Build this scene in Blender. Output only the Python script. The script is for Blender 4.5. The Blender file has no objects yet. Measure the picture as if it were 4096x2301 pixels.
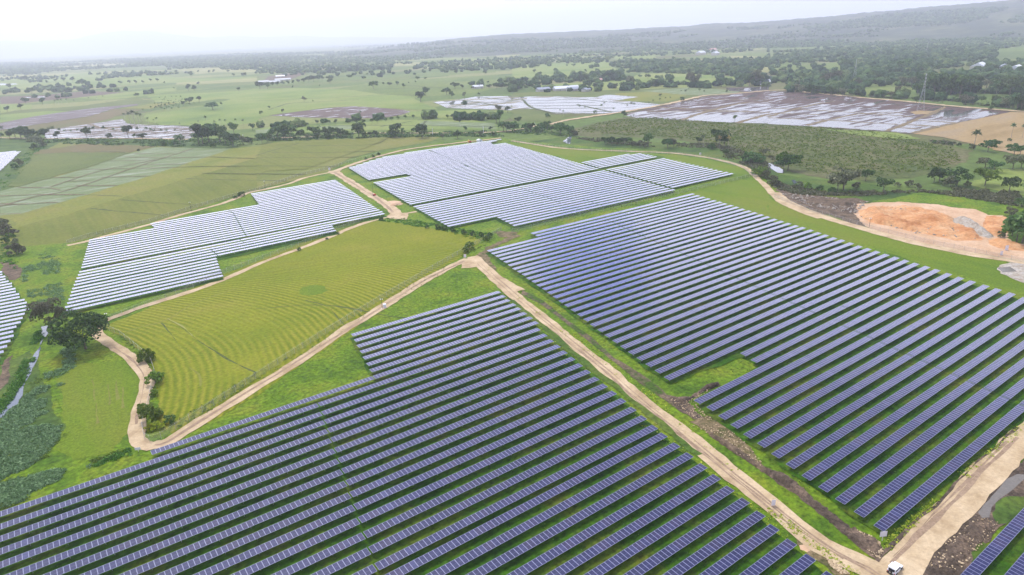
import bpy, math, random
import numpy as np
from mathutils import Matrix, Vector
from mathutils.geometry import tessellate_polygon
random.seed(7); rng = np.random.default_rng(7)
S = bpy.context.scene
C = S.collection

# ------------------------------------------------------------------ camera
PW, PH, FPX, CAMH = 4096, 2301, 2700.0, 100.0
pit, rol, az = math.radians(20.65), math.radians(-2.25), math.radians(35.5)
F = np.array([math.sin(az)*math.cos(pit), math.cos(az)*math.cos(pit), -math.sin(pit)])
R0 = np.array([math.cos(az), -math.sin(az), 0.0]); U0 = np.cross(R0, F)
R_ = math.cos(rol)*R0 + math.sin(rol)*U0; U_ = -math.sin(rol)*R0 + math.cos(rol)*U0
cd = bpy.data.cameras.new("camera"); cam = bpy.data.objects.new("camera", cd); C.objects.link(cam)
cam.matrix_world = Matrix(((R_[0], U_[0], -F[0], 0), (R_[1], U_[1], -F[1], 0), (R_[2], U_[2], -F[2], CAMH), (0, 0, 0, 1)))
cd.sensor_fit = 'HORIZONTAL'; cd.sensor_width = 36; cd.lens = FPX/PW*36; cd.clip_start = 1; cd.clip_end = 90000
S.camera = cam
S.render.resolution_x = 1024; S.render.resolution_y = 575

# ------------------------------------------------------------------ light
SUN_EL, SUN_AZ = math.radians(60), math.radians(6)      # azimuth from +y towards +x
wd = bpy.data.worlds.new("World"); S.world = wd; wd.use_nodes = True
nt = wd.node_tree; nt.nodes.clear()
def N(nt, t, **k):
    n = nt.nodes.new(t)
    for a, b in k.items():
        if a.startswith('i_'): n.inputs[a[2:].replace('_', ' ')].default_value = b
        else: setattr(n, a, b)
    return n
out = N(nt, 'ShaderNodeOutputWorld'); bg1 = N(nt, 'ShaderNodeBackground'); bg2 = N(nt, 'ShaderNodeBackground')
sky = N(nt, 'ShaderNodeTexSky', sky_type='NISHITA', sun_disc=False)
sky.sun_elevation = SUN_EL; sky.sun_rotation = SUN_AZ; sky.air_density = 1.2; sky.dust_density = 2.5
nt.links.new(sky.outputs[0], bg1.inputs[0]); bg1.inputs[1].default_value = 0.12
tc = N(nt, 'ShaderNodeTexCoord'); sp = N(nt, 'ShaderNodeSeparateXYZ'); nt.links.new(tc.outputs['Generated'], sp.inputs[0])
rp = N(nt, 'ShaderNodeValToRGB'); e = rp.color_ramp.elements                 # cloud deck: bright low, greyer overhead
e[0].position = 0.0; e[0].color = (.60, .60, .635, 1); e[1].position = 1; e[1].color = (.40, .43, .60, 1)
for p, c in ((.07, (.62, .615, .65, 1)), (.20, (.95, .94, 1, 1)), (.42, (.58, .60, .80, 1)), (.62, (.46, .50, .68, 1))):
    x = e.new(p); x.color = c
nt.links.new(sp.outputs[2], rp.inputs[0])
nz = N(nt, 'ShaderNodeTexNoise', i_Scale=2.6, i_Detail=5.0, i_Roughness=.55); mp = N(nt, 'ShaderNodeMapping'); mp.inputs[3].default_value = (1, 1, 2.4)
nt.links.new(tc.outputs['Generated'], mp.inputs[0]); nt.links.new(mp.outputs[0], nz.inputs[0])
cr = N(nt, 'ShaderNodeValToRGB'); cr.color_ramp.elements[0].position = .36; cr.color_ramp.elements[0].color = (.84, .85, .91, 1); cr.color_ramp.elements[1].position = .56; cr.color_ramp.elements[1].color = (1, 1, 1, 1)
nt.links.new(nz.outputs[0], cr.inputs[0])
mx = N(nt, 'ShaderNodeMix', data_type='RGBA', blend_type='MULTIPLY'); mx.inputs[0].default_value = 1
nt.links.new(rp.outputs[0], mx.inputs[6]); nt.links.new(cr.outputs[0], mx.inputs[7]); nt.links.new(mx.outputs[2], bg2.inputs[0]); bg2.inputs[1].default_value = 1.35
# a gap of bluer sky high in the cloud deck
_d = F+R_*((2360-PW/2)/FPX)-U_*((1090-PH/2)/FPX); _d = _d/np.linalg.norm(_d); _n = np.array([0, -math.sin(.075), math.cos(.075)]); _r = _d-2*(_d@_n)*_n
gp = N(nt, 'ShaderNodeVectorMath', operation='DOT_PRODUCT'); gp.inputs[1].default_value = tuple(_r); nt.links.new(tc.outputs['Generated'], gp.inputs[0])
gn_ = N(nt, 'ShaderNodeTexNoise', i_Scale=16.0, i_Detail=3.0); nt.links.new(tc.outputs['Generated'], gn_.inputs[0])
ga = N(nt, 'ShaderNodeMath', operation='MULTIPLY_ADD'); ga.inputs[1].default_value = .006; nt.links.new(gn_.outputs[0], ga.inputs[0]); nt.links.new(gp.outputs['Value'], ga.inputs[2])
gm = N(nt, 'ShaderNodeMapRange', interpolation_type='SMOOTHSTEP'); gm.inputs[1].default_value = .9965; gm.inputs[2].default_value = 1.0025; gm.inputs[4].default_value = .92; nt.links.new(ga.outputs[0], gm.inputs[0])
gx = N(nt, 'ShaderNodeMix', data_type='RGBA'); nt.links.new(gm.outputs[0], gx.inputs[0]); nt.links.new(mx.outputs[2], gx.inputs[6]); gx.inputs[7].default_value = (.08, .15, .62, 1); nt.links.new(gx.outputs[2], bg2.inputs[0])
ms = N(nt, 'ShaderNodeMixShader'); ms.inputs[0].default_value = .9
# the deck glows towards the veiled sun
dp = N(nt, 'ShaderNodeVectorMath', operation='DOT_PRODUCT'); dp.inputs[1].default_value = (math.sin(SUN_AZ)*.95, math.cos(SUN_AZ)*.95, .31); nt.links.new(tc.outputs['Generated'], dp.inputs[0])
gr = N(nt, 'ShaderNodeMapRange'); gr.inputs[1].default_value = .35; gr.inputs[2].default_value = 1.0; gr.inputs[3].default_value = 1.2; gr.inputs[4].default_value = 2.7; nt.links.new(dp.outputs['Value'], gr.inputs[0]); nt.links.new(gr.outputs[0], bg2.inputs[1])
nt.links.new(bg1.outputs[0], ms.inputs[1]); nt.links.new(bg2.outputs[0], ms.inputs[2]); nt.links.new(ms.outputs[0], out.inputs[0])
sl = bpy.data.lights.new("sun", 'SUN'); sl.energy = 2.2; sl.angle = math.radians(12); sl.color = (1, .95, .86)
so = bpy.data.objects.new("sun", sl); C.objects.link(so)
sd = Vector((math.sin(SUN_AZ)*math.cos(SUN_EL), math.cos(SUN_AZ)*math.cos(SUN_EL), math.sin(SUN_EL)))
so.rotation_euler = sd.to_track_quat('Z', 'Y').to_euler(); so.location = sd*400
S.view_settings.view_transform = 'Standard'; S.view_settings.look = 'None'; S.view_settings.exposure = .63; S.view_settings.gamma = 1
S.cycles.max_bounces = 6; S.cycles.transparent_max_bounces = 16; S.cycles.volume_bounces = 2
HAZE = 1.4e-4

# ------------------------------------------------------------------ helpers
def g(q, h=0.0):
    """where the sight line through a spot of the photo meets height h above the ground"""
    d = F + R_*((q[0]-PW/2)/FPX) - U_*((q[1]-PH/2)/FPX)
    t = (h-CAMH)/d[2]
    return np.array([d[0]*t, d[1]*t, h])
def px(P):
    P = np.asarray(P, float) - np.array([0, 0, CAMH]); z = P@F
    return PW/2+FPX*(P@R_)/z, PH/2-FPX*(P@U_)/z, z
ZS = 2470/1024
def Z(x0, y0, s=ZS): return lambda q: (x0+q[0]/s, y0+q[1]/s)
def DD(q): return (q[0]*1.5901, q[1]*1.5901)
Z00, Z10, Z20, Z30 = [Z(i*1024, 0) for i in range(4)]
Z01, Z11, Z21, Z31 = [Z(i*1024, 500) for i in range(4)]
Z02, Z12, Z22, Z32 = [Z(i*1024, 1100) for i in range(4)]
Z03, Z13, Z23, Z33 = [Z(i*1024, 1700, 2.407) for i in range(4)]
def link(name, me, mat=None, parent=None):
    o = bpy.data.objects.new(name, me); C.objects.link(o)
    if mat and me and not me.materials: me.materials.append(mat)
    if parent: o.parent = parent
    return o
def tag(o, label=None, cat=None, group=None, kind=None):
    for k, v in (('label', label), ('category', cat), ('group', group), ('kind', kind)):
        if v: o[k] = v
    return o
def empty(name, loc, rz=0, label=None, cat=None, group=None):
    o = bpy.data.objects.new(name, None); C.objects.link(o); o.location = loc; o.rotation_euler = (0, 0, rz)
    return tag(o, label, cat, group)
def npmesh(name, V, Fq, uv=None, smooth=False):
    V = np.asarray(V, np.float32).reshape(-1, 3); Fq = np.asarray(Fq, np.int32); n = Fq.shape[1]
    me = bpy.data.meshes.new(name); me.vertices.add(len(V)); me.vertices.foreach_set('co', V.ravel())
    me.loops.add(Fq.size); me.loops.foreach_set('vertex_index', Fq.ravel())
    me.polygons.add(len(Fq)); me.polygons.foreach_set('loop_start', np.arange(0, Fq.size, n, dtype=np.int32))
    if uv is not None:
        l = me.uv_layers.new(name='UVMap'); l.data.foreach_set('uv', np.asarray(uv, np.float32).ravel())
    me.update(calc_edges=True); me.validate()
    me.polygons.foreach_set('use_smooth', np.full(len(me.polygons), bool(smooth)))
    return me
class MB:
    def __init__(s): s.v = []; s.f = []
    def box(s, a, b):
        i = len(s.v); (x0, y0, z0), (x1, y1, z1) = a, b
        s.v += [(x0, y0, z0), (x1, y0, z0), (x1, y1, z0), (x0, y1, z0), (x0, y0, z1), (x1, y0, z1), (x1, y1, z1), (x0, y1, z1)]
        s.f += [(i+3, i+2, i+1, i), (i+4, i+5, i+6, i+7), (i, i+1, i+5, i+4), (i+1, i+2, i+6, i+5), (i+2, i+3, i+7, i+6), (i+3, i, i+4, i+7)]; return s
    def bar(s, a, b, r, r2=None, n=6):
        a = Vector(a); b = Vector(b); d = (b-a).normalized(); u = d.orthogonal().normalized(); w = d.cross(u); r2 = r if r2 is None else r2; i = len(s.v)
        for p, q in ((a, r), (b, r2)):
            for k in range(n):
                t = 2*math.pi*k/n; s.v.append(tuple(p+(u*math.cos(t)+w*math.sin(t))*q))
        for k in range(n): s.f.append((i+k, i+(k+1) % n, i+n+(k+1) % n, i+n+k))
        s.f += [tuple(i+n-1-k for k in range(n)), tuple(i+n+k for k in range(n))]; return s
    def prism(s, prof, y0, y1):          # profile in xz, extruded in y
        i = len(s.v); n = len(prof); s.v += [(x, y0, z) for x, z in prof]+[(x, y1, z) for x, z in prof]
        s.f += [tuple(i+k for k in range(n)), tuple(i+2*n-1-k for k in range(n))]
        s.f += [(i+(k+1) % n, i+k, i+n+k, i+n+(k+1) % n) for k in range(n)]; return s
    def build(s, name, mat, parent=None, bevel=0):
        me = bpy.data.meshes.new(name); me.from_pydata(s.v, [], s.f); me.update()
        o = link(name, me, mat, parent)
        if bevel:
            m = o.modifiers.new('b', 'BEVEL'); m.width = bevel; m.segments = 2; m.limit_method = 'ANGLE'
        return o
ONES = ['', 'first', 'second', 'third', 'fourth', 'fifth', 'sixth', 'seventh', 'eighth', 'ninth', 'tenth', 'eleventh', 'twelfth', 'thirteenth', 'fourteenth', 'fifteenth', 'sixteenth', 'seventeenth', 'eighteenth', 'nineteenth']
TENS = ['', '', 'twenty', 'thirty', 'forty', 'fifty', 'sixty', 'seventy', 'eighty', 'ninety']
def ordn(n):
    if n < 20: return ONES[n]
    t, u = divmod(n, 10)
    return (TENS[t][:-1]+'ieth') if u == 0 else TENS[t]+'-'+ONES[u]

# ------------------------------------------------------------------ materials
def newmat(name):
    m = bpy.data.materials.new(name); m.use_nodes = True; nt = m.node_tree; nt.nodes.clear()
    o = N(nt, 'ShaderNodeOutputMaterial'); b = N(nt, 'ShaderNodeBsdfPrincipled'); nt.links.new(b.outputs[0], o.inputs[0])
    return m, nt, b, o
def c4(c): return (c[0], c[1], c[2], 1)
def ramp(nt, fac, stops):
    r = N(nt, 'ShaderNodeValToRGB'); el = r.color_ramp.elements
    el[0].position, el[0].color = stops[0][0], c4(stops[0][1]); el[1].position, el[1].color = stops[-1][0], c4(stops[-1][1])
    for p, c in stops[1:-1]: x = el.new(p); x.color = c4(c)
    nt.links.new(fac, r.inputs[0]); return r.outputs[0]
def noise(nt, scale, detail=4, rough=.6, rot=0, stretch=(1, 1, 1), dist=0):
    t = N(nt, 'ShaderNodeTexCoord'); m = N(nt, 'ShaderNodeMapping'); m.inputs[2].default_value = (0, 0, rot); m.inputs[3].default_value = stretch
    n = N(nt, 'ShaderNodeTexNoise', i_Scale=scale, i_Detail=detail, i_Roughness=rough, i_Distortion=dist)
    nt.links.new(t.outputs['Object'], m.inputs[0]); nt.links.new(m.outputs[0], n.inputs[0]); return n.outputs[0]
def mixc(nt, fac, a, b, mode='MIX'):
    m = N(nt, 'ShaderNodeMix', data_type='RGBA', blend_type=mode)
    for s, v in ((0, fac), (6, a), (7, b)):
        if isinstance(v, (int, float)): m.inputs[s].default_value = v
        elif isinstance(v, tuple): m.inputs[s].default_value = c4(v)
        else: nt.links.new(v, m.inputs[s])
    return m.outputs[2]
def fine(nt, col, amount=.35, scale=1.3):
    """blade-to-blade colour variation"""
    n = noise(nt, scale, 3, .7)
    v = ramp(nt, n, [(.3, (1-amount,)*3), (.7, (1+amount*.6,)*3)])
    return mixc(nt, 1.0, col, v, 'MULTIPLY')
def bump(nt, b, h, strength=.4, dist=.3):
    k = N(nt, 'ShaderNodeBump'); k.inputs[0].default_value = strength; k.inputs[1].default_value = dist
    nt.links.new(h, k.inputs['Height']); nt.links.new(k.outputs[0], b.inputs['Normal'])
def ground(name, c1, c2, c3=None, big=.02, fs=1.3, fa=.35, rot=0, stretch=(1, 1, 1), bs=.5, p=(.35, .62)):
    m, nt, b, o = newmat(name)
    st = [(p[0], c1), (p[1], c2)]
    if c3: st = [(p[0], c1), ((p[0]+p[1])/2, c2), (p[1]+.06, c3)]
    col = ramp(nt, noise(nt, big, 6, .62, rot, stretch), st); col = fine(nt, col, fa, fs)
    nt.links.new(col, b.inputs['Base Color']); b.inputs['Roughness'].default_value = .9; b.inputs['Specular IOR Level'].default_value = .15
    bump(nt, b, noise(nt, fs*.8, 3, .7), bs, .4); return m
def paddy(name, mud, mud2, thr, scale=.03, rot=0, st=(1, 4, 1), soft=.03, wcol=(.10, .10, .10), wr=.06, wet=.5):
    """mud with standing water wherever the level is high enough"""
    m, nt, b, o = newmat(name)
    w = N(nt, 'ShaderNodeBsdfPrincipled'); w.inputs['Base Color'].default_value = c4(wcol); w.inputs['Roughness'].default_value = wr; w.inputs['IOR'].default_value = 1.33
    col = fine(nt, ramp(nt, noise(nt, .05, 5, .6), [(.35, mud), (.65, mud2)]), .25, .6)
    nt.links.new(col, b.inputs['Base Color']); b.inputs['Roughness'].default_value = .8; b.inputs['Specular IOR Level'].default_value = wet*.3
    f = ramp(nt, noise(nt, scale, 6, .65, rot, st, .4), [(thr-soft, (0, 0, 0)), (thr+soft, (1, 1, 1))])
    s = N(nt, 'ShaderNodeMixShader'); nt.links.new(f, s.inputs[0]); nt.links.new(b.outputs[0], s.inputs[1]); nt.links.new(w.outputs[0], s.inputs[2]); nt.links.new(s.outputs[0], o.inputs[0])
    return m
def flat(name, c, rough=.6, metal=0, var=.1, vs=2):
    m, nt, b, o = newmat(name)
    nt.links.new(fine(nt, ramp(nt, noise(nt, vs*.3), [(.3, c), (.7, tuple(x*(1-var) for x in c))]), var, vs), b.inputs['Base Color'])
    b.inputs['Roughness'].default_value = rough; b.inputs['Metallic'].default_value = metal; return m
def leafmat(name, dark, mid, light):
    m, nt, b, o = newmat(name)
    gn = N(nt, 'ShaderNodeNewGeometry'); oi = N(nt, 'ShaderNodeObjectInfo')
    col = ramp(nt, gn.outputs['Random Per Island'], [(0, dark), (.55, mid), (1, light)])
    hs = N(nt, 'ShaderNodeHueSaturation'); nt.links.new(col, hs.inputs['Color'])
    mr = N(nt, 'ShaderNodeMapRange'); mr.inputs[3].default_value = .7; mr.inputs[4].default_value = 1.3; nt.links.new(oi.outputs['Random'], mr.inputs[0]); nt.links.new(mr.outputs[0], hs.inputs['Value'])
    mh = N(nt, 'ShaderNodeMapRange'); mh.inputs[3].default_value = .485; mh.inputs[4].default_value = .515; nt.links.new(oi.outputs['Random'], mh.inputs[0]); nt.links.new(mh.outputs[0], hs.inputs['Hue'])
    nt.links.new(hs.outputs[0], b.inputs['Base Color']); b.inputs['Roughness'].default_value = .7; b.inputs['Specular IOR Level'].default_value = .2
    tl = N(nt, 'ShaderNodeBsdfTranslucent'); sm = N(nt, 'ShaderNodeMixShader'); sm.inputs[0].default_value = .38     # thin leaves pass light on
    nt.links.new(hs.outputs[0], tl.inputs[0]); nt.links.new(b.outputs[0], sm.inputs[1]); nt.links.new(tl.outputs[0], sm.inputs[2]); nt.links.new(sm.outputs[0], o.inputs[0])
    return m
M = {}
M['pasture'] = ground('pasture', (.065, .110, .024), (.110, .158, .034), (.175, .190, .060), big=.0035, fs=.25, stretch=(1, 1.6, 1))
def patchwork():
    m, nt, b, o = newmat('patchwork')
    t = N(nt, 'ShaderNodeTexCoord'); mp = N(nt, 'ShaderNodeMapping'); mp.inputs[2].default_value = (0, 0, .5); mp.inputs[3].default_value = (1, 2.2, 1); nt.links.new(t.outputs['Object'], mp.inputs[0])
    nn = N(nt, 'ShaderNodeTexNoise', i_Scale=.004, i_Detail=3.0); nt.links.new(mp.outputs[0], nn.inputs[0])
    va = N(nt, 'ShaderNodeVectorMath', operation='MULTIPLY_ADD'); va.inputs[1].default_value = (90, 90, 0); nt.links.new(nn.outputs['Color'], va.inputs[0]); nt.links.new(mp.outputs[0], va.inputs[2])
    v = N(nt, 'ShaderNodeTexVoronoi', i_Scale=.0032); v.distance = 'CHEBYCHEV'; nt.links.new(va.outputs[0], v.inputs[0])
    sc = N(nt, 'ShaderNodeSeparateXYZ'); nt.links.new(v.outputs['Color'], sc.inputs[0])
    pc = ramp(nt, sc.outputs[0], [(.0, (.070, .115, .028)), (.3, (.105, .160, .032)), (.55, (.150, .195, .042)), (.72, (.115, .105, .045)), (.85, (.27, .26, .10)), (1, (.13, .18, .03))])
    gr = ramp(nt, noise(nt, .006, 6, .62, 0, (1, 1.6, 1)), [(.35, (.065, .105, .024)), (.5, (.110, .158, .034)), (.68, (.165, .185, .055))])
    col = fine(nt, mixc(nt, .72, gr, pc), .3, .12); nt.links.new(col, b.inputs['Base Color']); b.inputs['Roughness'].default_value = .9; b.inputs['Specular IOR Level'].default_value = .1; return m
M['grass'] = ground('grass', (.056, .118, .006), (.110, .188, .007), (.175, .205, .014), big=.06, fs=.8, fa=.6)
M['row_grass_shaded'] = ground('row_grass_shaded', (.016, .062, .001), (.036, .105, .002), (.095, .120, .010), big=.07, fs=.8, fa=.6)  # darker weedy green, with the panels' shade put into the colour
M['grass_dark'] = ground('grass_dark', (.036, .078, .010), (.065, .120, .014), (.11, .14, .02), big=.03, fs=.8, fa=.5)
M['weeds'] = ground('weeds', (.038, .080, .014), (.065, .115, .018), (.10, .145, .022), big=.05, fs=.7, fa=.5)
M['mown'] = ground('mown', (.078, .145, .006), (.120, .180, .008), (.16, .18, .018), big=.03, fs=1.5, stretch=(1, .25, 1))
M['olive'] = ground('olive', (.120, .150, .024), (.155, .170, .030), (.185, .178, .040), big=.015, fs=.5, stretch=(.5, 1.5, 1), fa=.28)
M['olive_brown'] = ground('olive_brown', (.16, .12, .055), (.135, .115, .04), (.11, .12, .035), big=.012, fs=.5, fa=.2)
M['olive_green'] = ground('olive_green', (.085, .120, .024), (.125, .150, .032), big=.012, fs=.5, fa=.25)
M['yellow'] = ground('yellow', (.140, .165, .022), (.172, .185, .028), (.195, .180, .038), big=.02, fs=.5, fa=.25)
M['light_green'] = ground('light_green', (.095, .155, .030), (.155, .215, .038), (.22, .245, .065), big=.006, fs=.3, fa=.25, p=(.3, .6))
M['pale'] = ground('pale', (.20, .21, .06), (.28, .27, .10), big=.01, fs=.3, fa=.15)
M['road'] = ground('road', (.35, .250, .140), (.46, .345, .205), (.56, .435, .275), big=.12, fs=1.5, fa=.18, bs=.4)
M['rut'] = ground('rut', (.24, .165, .105), (.33, .235, .155), big=.4, fs=2, fa=.25, bs=.3)
M['verge'] = ground('verge', (.07, .08, .02), (.14, .11, .05), (.24, .175, .10), big=.3, fs=1.2, fa=.4)
M['soil'] = ground('soil', (.065, .050, .032), (.12, .085, .055), (.20, .145, .09), big=.25, fs=1.3, fa=.5, bs=.8)
M['soil_dark'] = ground('soil_dark', (.055, .04, .028), (.095, .07, .05), (.20, .14, .095), big=.16, fs=1.4, fa=.6, bs=1)
M['orange'] = ground('orange', (.40, .175, .065), (.52, .265, .115), (.58, .36, .19), big=.09, fs=.7, fa=.25, bs=1)
M['orange_pale'] = ground('orange_pale', (.46, .285, .16), (.56, .39, .25), big=.07, fs=.8, fa=.18, bs=.5)
M['stones'] = ground('stones', (.28, .22, .16), (.38, .33, .26), (.45, .42, .37), big=.3, fs=1.5, fa=.4, bs=.9)
M['soil_patchy'] = ground('soil_patchy', (.050, .095, .010), (.10, .085, .045), (.17, .125, .075), big=.16, fs=1.1, fa=.5, bs=.7, p=(.42, .56))
M['field_tan'] = ground('field_tan', (.24, .165, .065), (.31, .22, .10), (.27, .21, .13), big=.02, fs=.3, fa=.2, stretch=(.3, 1.4, 1))
M['plant_base'] = ground('plant_base', (.060, .090, .016), (.100, .115, .030), (.14, .125, .055), big=.03, fs=.3, fa=.5)
M['bund'] = ground('bund', (.14, .105, .055), (.21, .165, .09), big=.2, fs=.8, fa=.3)
M['bund_green'] = ground('bund_green', (.05, .07, .02), (.08, .10, .03), big=.2, fs=.8, fa=.3)
M['paddy_green'] = paddy('paddy_green', (.125, .170, .055), (.155, .195, .08), .64, .035, .55, (.7, 3, 1), .14, (.16, .19, .10), .40, .45)
M['paddy_white'] = paddy('paddy_white', (.16, .145, .075), (.22, .19, .11), .47, .018, .45, (.7, 2.6, 1), .05)
M['paddy_mud'] = paddy('paddy_mud', (.072, .044, .034), (.108, .068, .050), .55, .030, .30, (.6, 4, 1), .02)
M['paddy_mud_wet'] = paddy('paddy_mud_wet', (.07, .048, .042), (.11, .078, .065), .49, .030, .30, (.6, 4, 1), .03)
M['paddy_brown'] = paddy('paddy_brown', (.085, .055, .042), (.12, .080, .060), .585, .03, .2, (.8, 3.2, 1), .02)
M['paddy_canal'] = paddy('paddy_canal', (.09, .065, .045), (.13, .10, .065), .50, .030, .75, (.6, 4, 1), .03)
M['mud_streak'] = paddy('mud_streak', (.115, .090, .085), (.15, .12, .105), .60, .03, .9, (.6, 5, 1), .03)
M['water'] = flat('water', (.10, .12, .14), .05, var=.05)
M['paddy_wet'] = paddy('paddy_wet', (.08, .055, .045), (.12, .085, .065), .40, .035, .30, (.5, 4, 1), .03)
M['paddy_clear'] = paddy('paddy_clear', (.12, .12, .06), (.16, .15, .08), .36, .03, .45, (.5, 3, 1), .04)
M['creek'] = flat('creek', (.05, .07, .09), .10, var=.05)
M['puddle'] = flat('puddle', (.15, .13, .10), .22, var=.15)
M['steel'] = flat('steel', (.45, .46, .47), .45, .6)
M['post'] = flat('galvanised_post', (.42, .42, .40), .5, .4)
M['dark_steel'] = flat('dark_steel', (.05, .05, .055), .5, .4)
M['white_paint'] = flat('white_paint', (.80, .81, .84), .3, var=.04)
M['sign_white'] = flat('sign_white', (.74, .70, .76), .5, var=.05)
M['red_paint'] = flat('red_paint', (.55, .07, .04), .4, var=.15)
M['yellow_paint'] = flat('yellow_paint', (.75, .45, .05), .4)
M['glass'] = flat('dark_glass', (.02, .022, .03), .08)
M['rubber'] = flat('rubber', (.02, .02, .02), .8)
M['roof_white'] = flat('roof_white', (.70, .72, .76), .45)
M['roof_pink'] = flat('roof_pink', (.60, .34, .30), .6)
M['roof_grey'] = flat('roof_grey', (.33, .36, .42), .5)
M['wall_pale'] = flat('wall_pale', (.55, .52, .47), .8)
M['bark'] = flat('bark', (.17, .14, .11), .9, var=.3)
M['bark_pale'] = flat('bark_pale', (.42, .36, .29), .9, var=.2)
M['leaf_dark'] = leafmat('leaf_dark', (.026, .060, .018), (.060, .115, .034), (.11, .18, .048))
M['leaf_mid'] = leafmat('leaf_mid', (0.040, 0.082, 0.022), (0.082, 0.154, 0.040), (0.154, 0.234, 0.064))
M['leaf_light'] = leafmat('leaf_light', (.070, .130, .016), (.135, .215, .028), (.23, .31, .045))
M['leaf_olive'] = leafmat('leaf_olive', (0.082, 0.100, 0.046), (0.154, 0.172, 0.082), (0.234, 0.234, 0.126))
M['leaf_brown'] = leafmat('leaf_brown', (.075, .075, .045), (.14, .14, .085), (.23, .22, .14))
M['leaf_palm'] = leafmat('leaf_palm', (0.046, 0.082, 0.032), (0.090, 0.144, 0.054), (0.180, 0.234, 0.090))
M['leaf_palm_dry'] = leafmat('leaf_palm_dry', (0.180, 0.144, 0.054), (0.306, 0.252, 0.090), (0.468, 0.378, 0.126))
M['leaf_weed'] = leafmat('leaf_weed', (.080, .145, .060), (.150, .245, .100), (.25, .36, .17))
M['leaf_lush'] = leafmat('leaf_lush', (0.036, 0.100, 0.014), (0.072, 0.172, 0.022), (0.134, 0.270, 0.032))
M['leaf_gold'] = leafmat('leaf_gold', (0.180, 0.252, 0.022), (0.342, 0.396, 0.036), (0.504, 0.504, 0.054))
# panel glass with the frame and centre bar drawn by each panel's own UVs
def panelmat():
    m, nt, b, o = newmat('panel_glass')
    uv = N(nt, 'ShaderNodeUVMap'); s = N(nt, 'ShaderNodeSeparateXYZ'); nt.links.new(uv.outputs[0], s.inputs[0])
    def mth(op, a, b_=None):
        n = N(nt, 'ShaderNodeMath', operation=op)
        for i, v in enumerate((a, b_)):
            if v is None: continue
            if isinstance(v, (int, float)): n.inputs[i].default_value = v
            else: nt.links.new(v, n.inputs[i])
        return n.outputs[0]
    eu = mth('SUBTRACT', .5, mth('ABSOLUTE', mth('SUBTRACT', s.outputs[0], .5)))
    ev = mth('SUBTRACT', .5, mth('ABSOLUTE', mth('SUBTRACT', s.outputs[1], .5)))
    fr = mth('MAXIMUM', mth('LESS_THAN', eu, .06), mth('LESS_THAN', ev, .03))
    mid = mth('MULTIPLY', mth('GREATER_THAN', ev, .488), .35)
    gn = N(nt, 'ShaderNodeNewGeometry')
    cell = ramp(nt, gn.outputs['Random Per Island'], [(0, (.006, .009, .050)), (.5, (.009, .012, .066)), (.93, (.017, .014, .058)), (1, (.034, .045, .13))])
    big = ramp(nt, noise(nt, .03, 3, .5), [(.35, (.9, .95, 1.1)), (.65, (1.15, 1.0, .92))])
    cell = mixc(nt, 1.0, cell, big, 'MULTIPLY')
    oi = N(nt, 'ShaderNodeObjectInfo'); cell = mixc(nt, 1.0, cell, ramp(nt, oi.outputs['Random'], [(0, (.78, .80, .85)), (.5, (1, 1, 1)), (1, (1.25, 1.15, 1.1))]), 'MULTIPLY')
    dust = ramp(nt, noise(nt, .35, 4, .7), [(.45, (0, 0, 0)), (.8, (.022, .020, .024))]); cell = mixc(nt, 1.0, cell, dust, 'ADD')
    col = mixc(nt, mth('MAXIMUM', fr, mid), cell, (.185, .19, .31))
    nt.links.new(col, b.inputs['Base Color']); b.inputs['Roughness'].default_value = .5; b.inputs['Specular IOR Level'].default_value = .2
    gl = N(nt, 'ShaderNodeBsdfGlossy'); gl.inputs['Color'].default_value = (.95, .94, 1, 1)
    nt.links.new(mixc(nt, fr, (.09, .09, .09), (.35, .35, .35)), gl.inputs['Roughness'])
    lw = N(nt, 'ShaderNodeLayerWeight'); lw.inputs[0].default_value = .5
    rf = ramp(nt, lw.outputs['Facing'], [(.2, (.018,)*3), (.40, (.022,)*3), (.50, (.055,)*3), (.60, (.22,)*3), (.70, (.38,)*3), (.86, (.56,)*3)])
    sh = N(nt, 'ShaderNodeMixShader'); nt.links.new(rf, sh.inputs[0]); nt.links.new(b.outputs[0], sh.inputs[1]); nt.links.new(gl.outputs[0], sh.inputs[2]); nt.links.new(sh.outputs[0], o.inputs[0])
    return m
M['panel'] = panelmat()

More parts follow.
